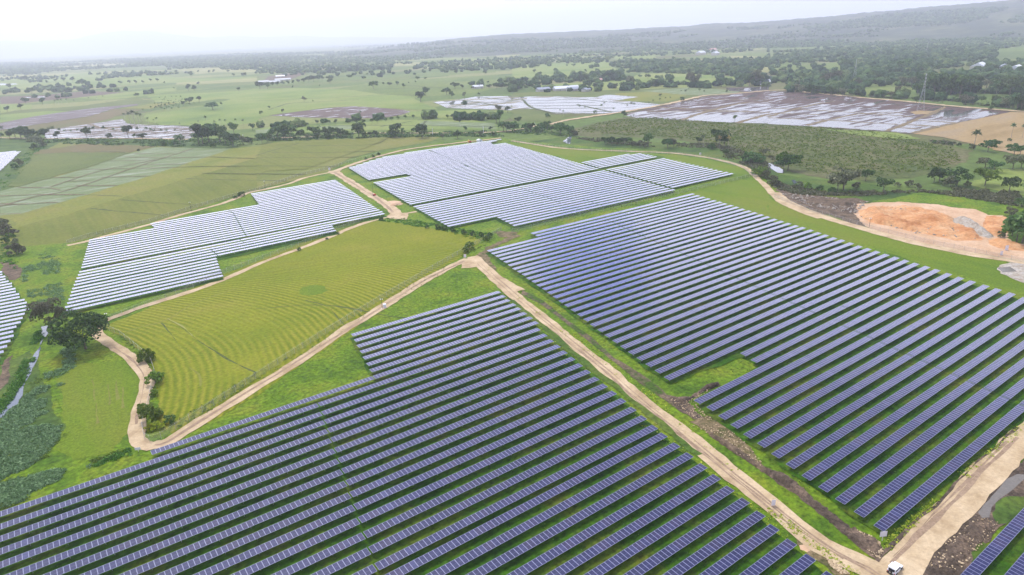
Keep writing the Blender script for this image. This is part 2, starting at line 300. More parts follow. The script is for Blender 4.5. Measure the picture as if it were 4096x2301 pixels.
# ------------------------------------------------------------------ ground sheets
LAY = [0]
def rough_edge(W, seg, amp, seed=0):
    out = []; n = len(W); r = random.Random(seed+len(W))
    for i in range(n):
        a = W[i]; b = W[(i+1) % n]; L = math.hypot(*(b-a)[:2]); k = max(1, min(80, int(L/seg)))
        nrm = np.array([-(b-a)[1], (b-a)[0], 0])/max(L, 1e-6)
        ph = r.uniform(0, 6)
        for j in range(k):
            wv = .55*math.sin(j*seg*.23/max(amp, .3)+ph)+.45*r.uniform(-1, 1)
            out.append(a+(b-a)*j/k+nrm*amp*wv*(1 if 0 < j else .3))
    return out
def sheet(name, pts, tf, mat, layer=None, z=None, amp=None, kind='structure', label=None):
    W = [g(tf(q)) for q in pts]
    d = np.mean([np.hypot(*w[:2]) for w in W])
    LAY[0] += 1
    zz = z if z is not None else .02+.0013*LAY[0]+(0 if min(np.hypot(*w[:2]) for w in W) < 560 else .25)
    soft = mat in ('grass', 'grass_dark', 'weeds', 'mown', 'verge', 'soil', 'soil_dark', 'olive_brown', 'olive_green', 'light_green', 'pale', 'yellow', 'plant_base', 'orange_pale')
    if amp is None: amp = min(3.0, d*.0042) if soft else d*.0009
    W = rough_edge(W, max(1.2, d*.0045) if soft else max(1.5, d*.006), amp, LAY[0])
    tr = tessellate_polygon([[Vector((w[0], w[1], 0)) for w in W]])
    me = bpy.data.meshes.new(name); me.from_pydata([(w[0], w[1], zz) for w in W], [], [tuple(t) for t in tr]); me.update()
    for p in me.polygons:
        if p.normal.z < 0: p.flip()
    o = link(name, me, M[mat] if isinstance(mat, str) else mat); o['kind'] = kind; return o
def ribbon(name, pts, tf, width, mat, amp=.25, kind='structure', dz=0):
    W = [g(tf(q))[:2] for q in pts]
    # catmull-rom resample
    P = [W[0]*2-W[1]]+W+[W[-1]*2-W[-2]]; path = []
    for i in range(1, len(P)-2):
        L = np.hypot(*(P[i+1]-P[i])); k = max(2, min(60, int(L/3)))
        for j in range(k):
            t = j/k; a, b, c, d = P[i-1], P[i], P[i+1], P[i+2]
            path.append(.5*((2*b)+(-a+c)*t+(2*a-5*b+4*c-d)*t*t+(-a+3*b-3*c+d)*t**3))
    path.append(W[-1]); path = np.array(path)
    T = np.gradient(path, axis=0); T /= np.linalg.norm(T, axis=1)[:, None]; Nn = np.c_[-T[:, 1], T[:, 0]]
    ws = width if not callable(width) else None
    LAY[0] += 1; zz = .02+.0013*LAY[0]+(0 if min(np.hypot(*w) for w in W) < 560 else .26)
    V = []; Fc = []; r = random.Random(LAY[0]); n = len(path)
    jl = jr = 0
    for i in range(n):
        w = width(i/(n-1)) if callable(width) else width
        jl = .6*jl+r.uniform(-amp, amp); jr = .6*jr+r.uniform(-amp, amp)
        V += [(*(path[i]+Nn[i]*(w/2+jl)), zz), (*(path[i]-Nn[i]*(w/2+jr)), zz)]
    for i in range(n-1): Fc.append((2*i, 2*i+1, 2*i+3, 2*i+2))
    me = bpy.data.meshes.new(name); me.from_pydata(V, [], Fc); me.update()
    for p in me.polygons:
        if p.normal.z < 0: p.flip()
    o = link(name, me, M[mat]); o['kind'] = kind; return path
b = 29500
me = bpy.data.meshes.new('ground'); me.from_pydata([(-b, -b, 0), (b, -b, 0), (b, b, 0), (-b, b, 0)], [], [(0, 1, 2, 3)]); me.update()
tag(link('ground', me, patchwork()), kind='structure')
# ------------------------------------------------------------------ the land
def cropmat():
    m, nt, b, o = newmat('crop_swaths')
    t = N(nt, 'ShaderNodeTexCoord'); s = N(nt, 'ShaderNodeSeparateXYZ'); nt.links.new(t.outputs['Object'], s.inputs[0])
    def mth(op, a, b_=None):
        n = N(nt, 'ShaderNodeMath', operation=op)
        for i, v in enumerate((a, b_)):
            if v is None: continue
            if isinstance(v, (int, float)): n.inputs[i].default_value = v
            else: nt.links.new(v, n.inputs[i])
        return n.outputs[0]
    dy = mth('SUBTRACT', s.outputs[1], 234.0)
    u = mth('ADD', s.outputs[0], mth('MULTIPLY', mth('MULTIPLY', dy, dy), .0055))
    u = mth('ADD', u, mth('MULTIPLY', noise(nt, .02, 4, .6), 5.0))
    w = mth('SINE', mth('MULTIPLY', u, 2*math.pi/2.5))
    w = mth('ADD', mth('MULTIPLY', w, .5), .5)
    a = ramp(nt, w, [(.1, (.115, .150, .006)), (.5, (.170, .190, .010)), (.95, (.245, .230, .024))])
    base = ramp(nt, noise(nt, .02, 5, .6), [(.35, (.125, .170, .008)), (.55, (.190, .208, .014)), (.72, (.245, .220, .036))])
    amt = ramp(nt, noise(nt, .03, 5, .6), [(.35, (.05,)*3), (.5, (.5,)*3), (.62, (.9,)*3)])
    col = mixc(nt, amt, base, a); col = fine(nt, col, .3, .9)
    nt.links.new(col, b.inputs['Base Color']); b.inputs['Roughness'].default_value = .9; b.inputs['Specular IOR Level'].default_value = .1
    bump(nt, b, w, .35, .4); return m
M['crop'] = cropmat()
def swathmat(name, ang, sp, c1, c2, c3, amt=.6):
    m, nt, b, o = newmat(name)
    wv = noise(nt, 1.0/sp, 2, .4, ang, (1, .03, 1), .3)
    a = ramp(nt, wv, [(.35, c1), (.5, c2), (.65, c3)])
    base = ramp(nt, noise(nt, .012, 5, .6), [(.35, c1), (.5, c2), (.68, c3)])
    col = fine(nt, mixc(nt, amt, base, a), .22, .5)
    nt.links.new(col, b.inputs['Base Color']); b.inputs['Roughness'].default_value = .9; b.inputs['Specular IOR Level'].default_value = .1; return m
M['olive_swath'] = swathmat('olive_swath', math.radians(8), 3.2, (.110, .135, .020), (.145, .162, .028), (.175, .172, .038), .35)

# far patchwork beyond the farm
sheet('field', [(0, 735), (700, 705), (1240, 682), (1240, 705), (700, 728), (0, 760)], Z00, 'pale')
sheet('field', [(1650, 680), (2060, 655), (2480, 655), (2480, 700), (2100, 700), (1880, 720), (1870, 690)], Z00, 'pale')
sheet('field', [(200, 612), (640, 618), (1180, 612), (1180, 630), (640, 655), (300, 625)], Z00, 'pale')
sheet('field', [(0, 770), (900, 700), (1900, 760), (2480, 740), (2480, 770), (1900, 790), (1100, 830), (400, 870), (0, 850)], Z00, 'light_green')
sheet('field', [(1700, 800), (2480, 755), (2480, 785), (2000, 810), (1700, 820)], Z00, 'pale')
sheet('field', [(0, 935), (400, 920), (860, 880), (1190, 895), (1060, 925), (600, 955), (200, 1000), (0, 1005)], Z00, 'soil')
sheet('field', [(250, 940), (470, 932), (480, 938), (260, 948)], Z00, 'water')
sheet('field', [(0, 808), (150, 808), (180, 815), (0, 825)], Z00, 'water')
sheet('field', [(700, 950), (1200, 895), (1700, 845), (1700, 880), (1300, 940), (1050, 965)], Z00, 'light_green')
sheet('field', [(0, 1010), (300, 1010), (310, 1050), (120, 1075), (0, 1095)], Z00, 'light_green')
sheet('field', [(0, 1100), (300, 1070), (760, 1030), (1320, 945), (1470, 985), (1320, 1010), (1000, 1040), (700, 1075), (300, 1150), (0, 1190)], Z00, 'olive_green')
sheet('field', [(0, 1110), (500, 1072), (700, 1075), (300, 1140), (0, 1180)], Z00, 'light_green')
sheet('field', [(0, 1190), (300, 1130), (700, 1070), (1000, 1035), (1320, 1005), (1340, 1018), (1100, 1050), (880, 1120), (600, 1165), (300, 1210), (100, 1245), (0, 1255)], Z00, 'mud_streak')
sheet('field', [(880, 1122), (1100, 1052), (1400, 1060), (1200, 1100), (900, 1195), (450, 1262), (300, 1260), (100, 1250), (600, 1167)], Z00, 'olive_brown')
sheet('field', [(400, 1262), (700, 1222), (900, 1195), (1180, 1150), (1230, 1195), (1400, 1208), (1660, 1213), (1970, 1233), (1900, 1300), (1830, 1340), (1500, 1338), (450, 1338)], Z00, 'paddy_canal')
sheet('field', [(1150, 1050), (1480, 1000), (1740, 990), (1600, 1020), (1450, 1052)], Z00, 'yellow')
sheet('field', [(1400, 1110), (1900, 1040), (2480, 900), (2480, 1180), (2350, 1200), (2000, 1215), (1560, 1210), (1400, 1170)], Z00, 'light_green')
sheet('field', [(1400, 920), (2060, 895), (2480, 860), (2480, 960), (2100, 960), (1800, 1000), (1500, 985)], Z00, 'light_green')
sheet('field', [(120, 740), (250, 715), (470, 700), (480, 712), (330, 770), (60, 790)], Z10, 'soil')
sheet('field', [(1330, 612), (1640, 598), (1640, 618), (1500, 640), (1340, 640)], Z10, 'pale')
sheet('field', [(1820, 565), (2080, 562), (2480, 600), (2480, 640), (1830, 612)], Z10, 'light_green')
sheet('field', [(2300, 510), (2470, 500), (2480, 552), (2320, 550)], Z10, 'pale')
sheet('field', [(-30, 905), (500, 870), (1100, 900), (1500, 935), (1580, 985), (1740, 1060), (1200, 1045), (930, 1030), (700, 1040), (130, 1112), (-30, 1180)], Z10, 'light_green')
sheet('field', [(-30, 858), (400, 850), (900, 868), (1150, 905), (500, 962), (-30, 962)], Z10, 'light_green')
sheet('field', [(130, 1117), (400, 1080), (750, 1040), (950, 1028), (1150, 1040), (1400, 1060), (1490, 1078), (1400, 1112), (1200, 1145), (850, 1142), (500, 1136)], Z10, 'paddy_brown')
sheet('field', [(1300, 990), (1560, 978), (1760, 1060), (1500, 1058), (1250, 1035)], Z10, 'light_green')
sheet('field', [(1400, 1125), (1500, 1080), (2100, 1060), (2250, 1100), (2230, 1140), (1800, 1140)], Z10, 'light_green')
sheet('field', [(0, 1250), (200, 1210), (600, 1215), (850, 1200), (1350, 1160), (2100, 1165), (2400, 1210), (2330, 1255), (1600, 1255), (900, 1265), (300, 1290), (0, 1290)], Z10, 'light_green')
sheet('field', [(600, 1222), (960, 1212), (930, 1250), (640, 1248)], Z10, 'paddy_green')
sheet('field', [(0, 1255), (180, 1250), (150, 1290), (0, 1290)], Z10, 'paddy_green')
sheet('field', [(1620, 1170), (2300, 1190), (2320, 1250), (1560, 1205)], Z10, 'paddy_green')
sheet('field', [(1700, 985), (1960, 963), (2130, 933), (2480, 928), (2480, 1068), (2250, 1058), (1840, 1045), (1760, 1005)], Z10, 'paddy_white')
sheet('field', [(0, 640), (500, 610), (930, 595), (945, 640), (1080, 690), (900, 700), (500, 745), (0, 760)], Z20, 'light_green')
sheet('field', [(200, 830), (600, 800), (1100, 770), (1250, 710), (1700, 712), (2260, 750), (2270, 835), (1900, 840), (1200, 870), (400, 880), (220, 870)], Z20, 'light_green')
sheet('field', [(0, 510), (130, 512), (40, 545), (0, 545)], Z20, 'pale')
sheet('field', [(0, 445), (160, 442), (150, 456), (0, 460)], Z20, 'pale')
sheet('field', [(370, 470), (490, 465), (480, 490), (400, 488)], Z20, 'pale')
sheet('field', [(920, 490), (1400, 455), (1490, 460), (1400, 490), (1000, 510)], Z20, 'light_green')
sheet('field', [(960, 540), (1380, 535), (1400, 580), (1000, 575)], Z20, 'light_green')
sheet('field', [(2070, 538), (2370, 545), (2380, 575), (2190, 588)], Z20, 'pale')
sheet('field', [(1820, 570), (2030, 560), (2020, 582), (1830, 585)], Z20, 'pale')
sheet('field', [(2320, 650), (2480, 648), (2480, 700), (2400, 700)], Z20, 'pale')
sheet('field', [(1640, 655), (1740, 655), (1740, 685), (1650, 685)], Z20, 'light_green')
sheet('field', [(0, 900), (500, 880), (1000, 880), (1500, 850), (2000, 850), (1850, 925), (1600, 985), (1250, 1050), (0, 1060)], Z20, 'olive_green')
sheet('field', [(1000, 905), (1300, 885), (1700, 915), (1500, 985), (1100, 975), (980, 930)], Z20, 'yellow')
sheet('field', [(1230, 880), (1700, 850), (2240, 880), (2150, 900), (1900, 920), (1650, 915)], Z20, 'paddy_green')
sheet('field', [(2050, 850), (2480, 840), (2480, 885), (2250, 890), (2100, 880)], Z20, 'paddy_mud_wet')
sheet('field', [(0, 940), (330, 930), (730, 940), (800, 942), (900, 918), (1220, 938), (1010, 970), (1180, 985), (1430, 1010), (1120, 1080), (880, 1097), (400, 1097), (230, 1050), (0, 1062)], Z20, 'paddy_white')
sheet('field', [(150, 945), (730, 945), (820, 985), (1180, 987), (1430, 1012), (1120, 1080), (880, 1095), (400, 1093), (230, 1045), (130, 975)], Z20, 'paddy_clear')
sheet('field', [(800, 942), (940, 917), (1220, 938), (1030, 968)], Z20, 'paddy_clear')
sheet('field', [(0, 1065), (200, 1060), (400, 1110), (600, 1105), (400, 1180), (0, 1165)], Z20, 'olive_green')
# broad flooded fields on the right
sheet('field', [(1080, 1105), (1400, 1035), (1900, 930), (2250, 900), (2480, 885), (2480, 1195), (2200, 1185), (1600, 1165), (1150, 1130)], Z20, 'paddy_mud')
sheet('field', [(1100, 1120), (1250, 1075), (1900, 1075), (1640, 1160), (1200, 1140)], Z20, 'paddy_mud_wet')
sheet('field', [(1930, 1075), (2200, 1005), (2480, 1005), (2480, 1195), (2200, 1188), (1640, 1163)], Z20, 'paddy_mud_wet')
sheet('field', [(1640, 1162), (1800, 1110), (2480, 1110), (2480, 1195), (2150, 1188)], Z20, 'paddy_wet')
sheet('field', [(0, 885), (300, 880), (700, 930), (1200, 975), (1700, 1030), (2350, 1080), (2100, 1140), (1800, 1190), (1400, 1295), (1150, 1270), (500, 1230), (0, 1200)], Z30, 'paddy_mud')
sheet('field', [(0, 1010), (430, 1000), (800, 1030), (1300, 1080), (1500, 1110), (1160, 1265), (500, 1228), (0, 1200)], Z30, 'paddy_mud_wet')
sheet('field', [(0, 1140), (450, 1165), (380, 1215), (0, 1200)], Z30, 'paddy_wet')
sheet('field', [(650, 1170), (1230, 1205), (1140, 1265), (400, 1218)], Z30, 'paddy_wet')
sheet('field', [(1160, 1265), (1560, 1115), (1750, 1070), (2200, 1085), (2080, 1135), (1840, 1185), (1400, 1290)], Z30, 'paddy_mud_wet')
sheet('field', [(1170, 1265), (1460, 1150), (1840, 1180), (1390, 1285)], Z30, 'paddy_wet')
sheet('field', [(1640, 1090), (1760, 1075), (1800, 1130), (1560, 1130)], Z30, 'paddy_wet')
sheet('field', [(1940, 1065), (2160, 1080), (2100, 1120), (1960, 1115)], Z30, 'paddy_wet')
sheet('field', [(1400, 1295), (1840, 1188), (2100, 1135), (2350, 1082), (2600, 1090), (2600, 1340), (2200, 1447), (2000, 1400), (1700, 1330)], Z30, 'field_tan')
sheet('field', [(2160, 1450), (2400, 1360), (2600, 1330), (2600, 1560), (2300, 1470)], Z30, 'field_tan')
sheet('field', [(1370, 1085), (1450, 1070), (1600, 1075), (1710, 1030), (1700, 1055), (1580, 1105), (1420, 1108)], Z30, 'field_tan')
for pts in ([(1640, 1162), (1860, 1085), (2200, 1000), (2480, 985)], [(2170, 1190), (2480, 1105)], [(1900, 965), (2480, 968)], [(1400, 1040), (2480, 1090)], [(1300, 1075), (2200, 1080)]):
    ribbon('bund', pts, Z20, 6.5, 'bund', .9)
for pts in ([(0, 1130), (450, 1010), (640, 985)], [(370, 1215), (830, 1110), (1300, 1090)], [(1145, 1268), (1570, 1105), (1700, 1040)], [(1380, 1290), (1830, 1187)], [(0, 1045), (500, 1070), (1400, 1130)], [(0, 1095), (500, 1110)], [(0, 1140), (700, 1172), (1250, 1205)], [(1430, 1165), (1800, 1187)], [(1330, 1205), (1640, 1225)], [(1250, 1235), (1540, 1255)]):
    ribbon('bund', pts, Z30, 5.0, 'bund', .9)
for pts in ([(0, 975), (100, 965), (180, 1035), (400, 1095)], [(130, 975), (740, 958)], [(160, 1000), (800, 990)], [(180, 1025), (880, 1020)], [(240, 1050), (1000, 1045)], [(380, 1090), (1100, 1075)], [(500, 945), (1080, 1000), (1400, 1012)], [(620, 1010), (960, 1085)], [(0, 1060), (200, 1045)]):
    ribbon('bund', pts, Z20, 4.0, 'bund_green', .6)
for pts in ([(1960, 965), (2200, 1000), (2470, 1050)], [(1840, 1045), (2100, 1000), (2470, 985)], [(1720, 1005), (2050, 1010), (2480, 1030)], [(2130, 935), (2480, 975)]):
    ribbon('bund', pts, Z10, 4.0, 'bund_green', .6)
for pts in ([(640, 1255), (1000, 1235), (1900, 1245)], [(460, 1295), (1100, 1275), (1900, 1290)], [(700, 1225), (1300, 1235)], [(860, 1200), (1000, 1240), (1300, 1290)]):
    ribbon('bund', pts, Z00, 3.6, 'bund', .6)
for pts in ([(700, 1218), (1050, 1212), (2350, 1225)], [(1200, 1225), (1500, 1175)], [(1560, 1255), (1640, 1170)]):
    ribbon('bund', pts, Z10, 4.0, 'bund_green', .6)
for pts in ([(0, 975), (700, 945), (1330, 915), (1560, 925)], [(130, 1060), (330, 1000), (620, 985), (1000, 965)], [(750, 760), (1100, 790), (1800, 850), (2400, 840)], [(1150, 860), (1700, 850)]):
    ribbon('hedge_strip', pts, Z10, 4.0, 'bund_green', 1.2)
# plantation
sheet('field', [(1430, 330), (1500, 308), (1570, 296), (1650, 291), (1800, 304), (1950, 313), (2100, 319), (2250, 336), (2330, 352), (2450, 380), (2420, 410), (2380, 430), (2300, 447), (2200, 455), (2080, 450), (1980, 430), (1900, 398), (1800, 365), (1700, 352), (1600, 346), (1500, 346), (1440, 340)], DD, 'plant_base')
sheet('field', [(2060, 325), (2250, 335), (2330, 352), (2250, 350), (2150, 340)], DD, 'light_green')
sheet('field', [(1940, 570), (2250, 435), (2480, 430), (2480, 680), (2330, 650), (1980, 590)], Z31, 'light_green')
# solar farm grass
sheet('grass', [(-90, 1500), (-90, 640), (30, 640), (230, 600), (380, 560), (520, 518), (640, 480), (830, 432), (900, 395), (1100, 360), (1240, 345), (1330, 356), (1500, 370), (1650, 378), (1800, 395), (1900, 430), (1960, 480), (2060, 495), (2250, 500), (2420, 510), (2640, 560), (2700, 1500)], DD, 'grass')
sheet('grass', [(-90, 640), (-90, 335), (60, 355), (120, 345), (330, 350), (600, 360), (600, 372), (150, 380), (90, 440), (40, 560), (40, 640)], DD, 'weeds')
sheet('grass', [(1330, 356), (1420, 345), (1500, 352), (1700, 360), (1800, 372), (1900, 400), (1960, 440), (2200, 465), (2480, 505), (2640, 540), (2640, 600), (2440, 590), (2250, 520), (2060, 498), (1960, 482), (1900, 430), (1800, 396), (1650, 379), (1500, 371)], DD, 'grass_dark')
sheet('grass', [(1000, 740), (1500, 655), (1900, 650), (2350, 740), (2480, 830), (2300, 880), (2100, 870), (1600, 765)], Z31, 'grass')
sheet('grass', [(2050, 500), (2350, 540), (2470, 620), (2480, 900), (2100, 780), (1800, 680), (1750, 650)], Z21, 'mown')
sheet('grass', [(1350, 285), (1600, 290), (2100, 375), (2300, 470), (2330, 490), (1600, 610), (2115, 480), (1480, 310)], Z21, 'mown')
sheet('grass', [(0, 195), (250, 210), (650, 245), (1200, 268), (1200, 262), (670, 355), (600, 350)], Z21, 'mown')
sheet('grass', [(0, 700), (150, 760), (1000, 1060), (1700, 1230), (2300, 1320), (2470, 1420), (2470, 1640), (1750, 1430), (1000, 1190), (0, 890)], Z31, 'mown')
# left fields beyond the farm
sheet('field', [(-70, 648), (30, 643), (230, 600), (380, 560), (520, 518), (640, 478), (740, 455), (828, 431), (880, 398), (960, 378), (1080, 358), (1110, 345), (1000, 345), (880, 349), (700, 358), (590, 375), (500, 374), (380, 367), (150, 360), (100, 385), (60, 430), (30, 480), (-70, 530)], DD, 'olive')
sheet('field', [(160, 985), (500, 905), (1200, 700), (1800, 520), (2300, 360), (2480, 330), (2480, 640), (2200, 690), (1700, 840), (1300, 960), (860, 1085), (300, 1200), (130, 1110)], Z01, 'olive_swath')
sheet('field', [(60, 100+100), (1260, 130), (1100, 210), (480, 430), (100, 450), (0, 500), (0, 330)], lambda q: Z11((q[0], q[1])), 'olive_swath')
sheet('field', [(380, 245), (800, 190), (1500, 210), (1250, 272), (700, 268), (340, 285)], Z01, 'olive_brown')
sheet('field', [(340, 285), (700, 268), (1250, 275), (1050, 350), (520, 505), (200, 600), (90, 600), (230, 400)], Z01, 'olive_green')
sheet('field', [(1500, 215), (1870, 225), (2240, 230), (1700, 412), (1140, 590), (830, 680), (400, 800), (200, 860), (-60, 880), (-60, 660), (200, 590), (520, 510), (900, 400), (1200, 290)], Z01, 'paddy_green')
sheet('field', [(2240, 230), (2470, 212), (2900, 180), (2900, 250), (2470, 325), (1800, 520), (1200, 700), (500, 905), (150, 1000), (70, 910), (300, 850), (830, 680), (1140, 590), (1700, 410)], Z01, 'yellow')
for pts in ([(1300, 280), (1680, 282)], [(1200, 312), (1580, 322), (2030, 312)], [(1060, 352), (1530, 340)], [(790, 435), (1260, 424), (1700, 415)], [(1390, 388), (1820, 380)], [(520, 512), (770, 508)], [(980, 510), (1430, 497)], [(650, 547), (870, 541)], [(730, 590), (1130, 590)], [(180, 608), (460, 612), (580, 632)], [(-40, 693), (330, 678), (840, 677)], [(-40, 765), (140, 765)], [(-40, 862), (200, 858)], [(0, 780), (300, 765), (560, 750)],
            [(1870, 230), (1600, 315), (1280, 420), (880, 560), (590, 650), (330, 700), (-40, 800)], [(1500, 340), (1000, 440), (760, 510), (480, 605)]):
    ribbon('bund', pts, Z01, 1.5, 'bund', .3)
for pts in ([(330, 290), (700, 268), (1100, 262), (1240, 280)], [(840, 677), (1180, 690)], [(1800, 520), (2470, 540)], [(1700, 410), (2470, 400)], [(1150, 725), (1900, 775)], [(880, 810), (1580, 875)], [(1950, 470), (2480, 480)], [(2030, 312), (2480, 330)]):
    ribbon('bund', pts, Z01, 1.4, 'bund_green', .4)
for pts in ([(150, 270), (700, 270), (1150, 258)], [(0, 320), (700, 318), (1000, 312)], [(0, 400), (850, 408)], [(480, 205), (1100, 195), (1270, 135)], [(0, 475), (480, 482)], [(0, 535), (300, 545)], [(0, 300), (200, 240), (420, 180)]):
    ribbon('bund', pts, Z11, 1.4, 'bund_green', .4)
# middle crop field
MID = [(262, 822), (400, 765), (520, 710), (640, 660), (760, 612), (860, 578), (940, 556), (1000, 562), (1100, 578), (1215, 602), (1175, 640), (1120, 670), (1040, 728), (960, 780), (860, 850), (740, 932), (620, 1012), (540, 1057), (470, 1088), (430, 1092), (400, 1065), (395, 1000), (395, 950), (380, 910), (340, 870)]
sheet('field', MID, DD, 'crop', amp=.8)
sheet('field', [(425, 170), (460, 120), (560, 105), (640, 110), (720, 155), (640, 185), (540, 200), (450, 200)], Z12, 'mown')
for pts, w_, m_ in (([(1610, 430), (1740, 500), (1870, 600), (2150, 790), (2470, 950)], .35, 'bund_green'), ([(1560, 470), (1700, 640), (1740, 760)], .3, 'bund_green'), ([(1210, 560), (1350, 510), (1600, 440), (1900, 270), (2300, 130)], .9, 'yellow'), ([(1620, 425), (1760, 500), (1860, 590)], .5, 'pale'), ([(1830, 900), (1920, 960), (1940, 1080)], .5, 'yellow')):
    ribbon('tractor_line', pts, Z02, w_, m_, .25)
for pts in ([(0, 330), (700, 300), (1500, 420), (2000, 260)], [(480, 250), (700, 320), (900, 520), (1100, 480)]):
    ribbon('tractor_line', pts, Z12, .5, 'bund_green', .25)
# strips of grass, weeds and bare soil
sheet('grass', [(560, 1000), (760, 850), (1250, 850), (1330, 1000), (1330, 1300), (1240, 1500), (1100, 1700), (700, 1800), (540, 1700), (620, 1400)], Z02, 'mown')
for x, y in ((905, 1130), (940, 1350), (1130, 1120), (1190, 1200), (1050, 1170)):
    ribbon('bare_strip', [(x-5, y-110), (x, y), (x+6, y+90)], Z02, .5, 'olive', .35)
sheet('grass', [(0, 890), (300, 720), (620, 1500), (300, 1500), (-200, 1500)], Z02, 'weeds')
sheet('grass', [(0, 1330), (120, 1320), (210, 1430), (150, 1500), (0, 1500)], Z01, 'soil')
sheet('grass', [(0, 880), (130, 780), (60, 1060), (0, 1120)], Z02, 'soil')
sheet('grass', [(200, 1180), (900, 1130), (820, 1360), (760, 1500), (250, 1500)], Z01, 'grass')
# bare earth
sheet('soil', [(100, 150), (300, 250), (520, 430), (760, 600), (980, 800), (1230, 950), (1450, 1110), (1600, 1300), (1480, 1220), (1230, 1050), (1000, 860), (740, 650), (480, 440), (280, 290), (90, 190)], Z22, 'soil_patchy')
sheet('soil', [(1450, 1160), (1600, 1185), (1720, 1180), (1860, 1080), (1990, 1035), (2010, 1075), (1800, 1160), (1700, 1235), (1760, 1320), (1950, 1420), (1750, 1400), (1560, 1270)], Z22, 'soil_dark')
sheet('soil', [(1700, -30), (1960, -90), (2100, 60), (2290, 220), (2500, 500), (2420, 460), (2250, 340), (2100, 220), (1880, 90)], Z23, 'verge')
sheet('soil', [(1880, 60), (2100, 190), (2300, 330), (2500, 460), (2500, 520), (2350, 420), (2130, 280), (1900, 110)], Z23, 'soil')
sheet('soil', [(0, 415), (200, 500), (330, 640), (500, 780), (800, 1005), (950, 1070), (1060, 1135), (1110, 1200), (1090, 1290), (1060, 1320), (900, 1215), (700, 1050), (450, 820), (200, 640), (60, 540), (0, 490)], Z33, 'soil_dark')
sheet('soil', [(820, 1010), (960, 1060), (1070, 1130), (1110, 1210), (1080, 1310), (1000, 1260), (900, 1160)], Z33, 'soil')
sheet('soil', [(1290, 1500), (1450, 1300), (1700, 1080), (1900, 900), (2050, 750), (2200, 560), (2350, 420), (2600, 250), (2600, 760), (2300, 960), (2100, 1150), (1850, 1500)], Z33, 'soil_dark')
sheet('puddle', [(2020, 850), (2090, 760), (2150, 700), (2230, 610), (2290, 530), (2400, 482), (2500, 490), (2400, 590), (2260, 700), (2150, 800), (2130, 900), (2060, 905)], Z33, 'puddle')
sheet('puddle', [(1850, 1190), (1900, 1130), (1950, 1140), (1930, 1190), (1870, 1210)], Z33, 'puddle')
sheet('grass', [(2170, 900), (2230, 740), (2380, 700), (2500, 700), (2500, 850), (2300, 960), (2200, 960)], Z33, 'weeds')
sheet('grass', [(1960, 1250), (2060, 1130), (2140, 1180), (1900, 1500), (1800, 1500), (1930, 1400)], Z33, 'grass_dark')
sheet('soil', [(250, 960), (350, 1100), (560, 1270), (720, 1400), (800, 1500), (700, 1500), (500, 1330), (280, 1160)], Z33, 'verge')
sheet('soil', [(560, 1290), (640, 1340), (790, 1447), (700, 1447), (600, 1370)], Z33, 'orange_pale')
sheet('soil', [(300, 1170), (400, 1150), (430, 1200), (370, 1240), (310, 1210)], Z33, 'orange_pale')
# orange borrow pit
sheet('dirt', [(60, 620), (250, 650), (500, 690), (700, 713), (850, 710), (985, 742), (860, 790), (840, 850), (910, 930), (1010, 1000), (700, 915), (400, 815), (150, 720)], Z31, 'soil')
sheet('dirt', [(850, 770), (1000, 755), (1250, 745), (1600, 768), (1850, 808), (2010, 820), (2030, 832), (2120, 875), (2280, 880), (2315, 1000), (2300, 1090), (2350, 1135), (2500, 1150), (2500, 1340), (2100, 1262), (1800, 1205), (1500, 1145), (1200, 1075), (1000, 1010), (880, 930), (830, 860)], Z31, 'orange_pale', amp=1.2)
sheet('dirt', [(880, 840), (1050, 800), (1300, 795), (1600, 830), (1760, 900), (1800, 960), (2000, 1010), (2050, 1120), (1800, 1120), (1400, 1040), (1050, 960), (900, 900)], Z31, 'orange', amp=1.5)
sheet('dirt', [(2100, 880), (2290, 890), (2310, 1050), (2230, 1090), (2120, 1050), (2080, 960)], Z31, 'orange', amp=1.2)
sheet('dirt', [(2120, 1120), (2300, 1140), (2500, 1190), (2500, 1230), (2300, 1210), (2140, 1160)], Z31, 'orange', amp=1)
sheet('dirt', [(1760, 912), (1850, 888), (1960, 925), (2050, 1000), (2180, 1085), (2130, 1100), (2000, 1065), (1900, 1000), (1780, 960)], Z31, 'stones', amp=.8)
sheet('dirt', [(1040, 925), (1100, 900), (1230, 930), (1200, 965), (1090, 960)], Z31, 'orange_pale', amp=.8)
sheet('dirt', [(740, 830), (800, 805), (860, 825), (850, 860), (780, 860)], Z31, 'soil_dark', amp=.8)
sheet('dirt', [(2210, 1400), (2260, 1350), (2340, 1330), (2500, 1345), (2500, 1540), (2380, 1500), (2240, 1440)], Z31, 'stones', amp=.8)
sheet('dirt', [(2210, 1385), (2330, 1375), (2400, 1420), (2260, 1430)], Z31, 'puddle', amp=.5)
sheet('dirt', [(1265, 745), (1330, 735), (1400, 750), (1350, 775), (1300, 780)], Z11, 'orange_pale')
sheet('dirt', [(2210, 1190), (2330, 1130), (2500, 1060), (2560, 1080), (2380, 1150), (2260, 1220), (2150, 1290), (2080, 1290)], Z11, 'verge')
sheet('dirt', [(2190, 1240), (2260, 1300), (2330, 1390), (2300, 1447), (2200, 1340), (2140, 1290)], Z11, 'verge')
sheet('dirt', [(2290, 1040), (2400, 1030), (2540, 1040), (2480, 1090), (2380, 1090)], Z11, 'verge')
for pts in ([(20, 570), (60, 575), (90, 610), (30, 615)], [(70, 1080), (160, 1060), (200, 1090), (110, 1130), (50, 1120)], [(60, 1230), (180, 1200), (220, 1240), (120, 1290), (50, 1280)], [(120, 1360), (220, 1340), (250, 1370), (160, 1420)], [(1550, 770), (1600, 755), (1620, 780), (1560, 790)], [(1240, 1230), (1500, 1130), (1520, 1150), (1260, 1260)]):
    sheet('bare_patch', pts, Z13, 'verge')
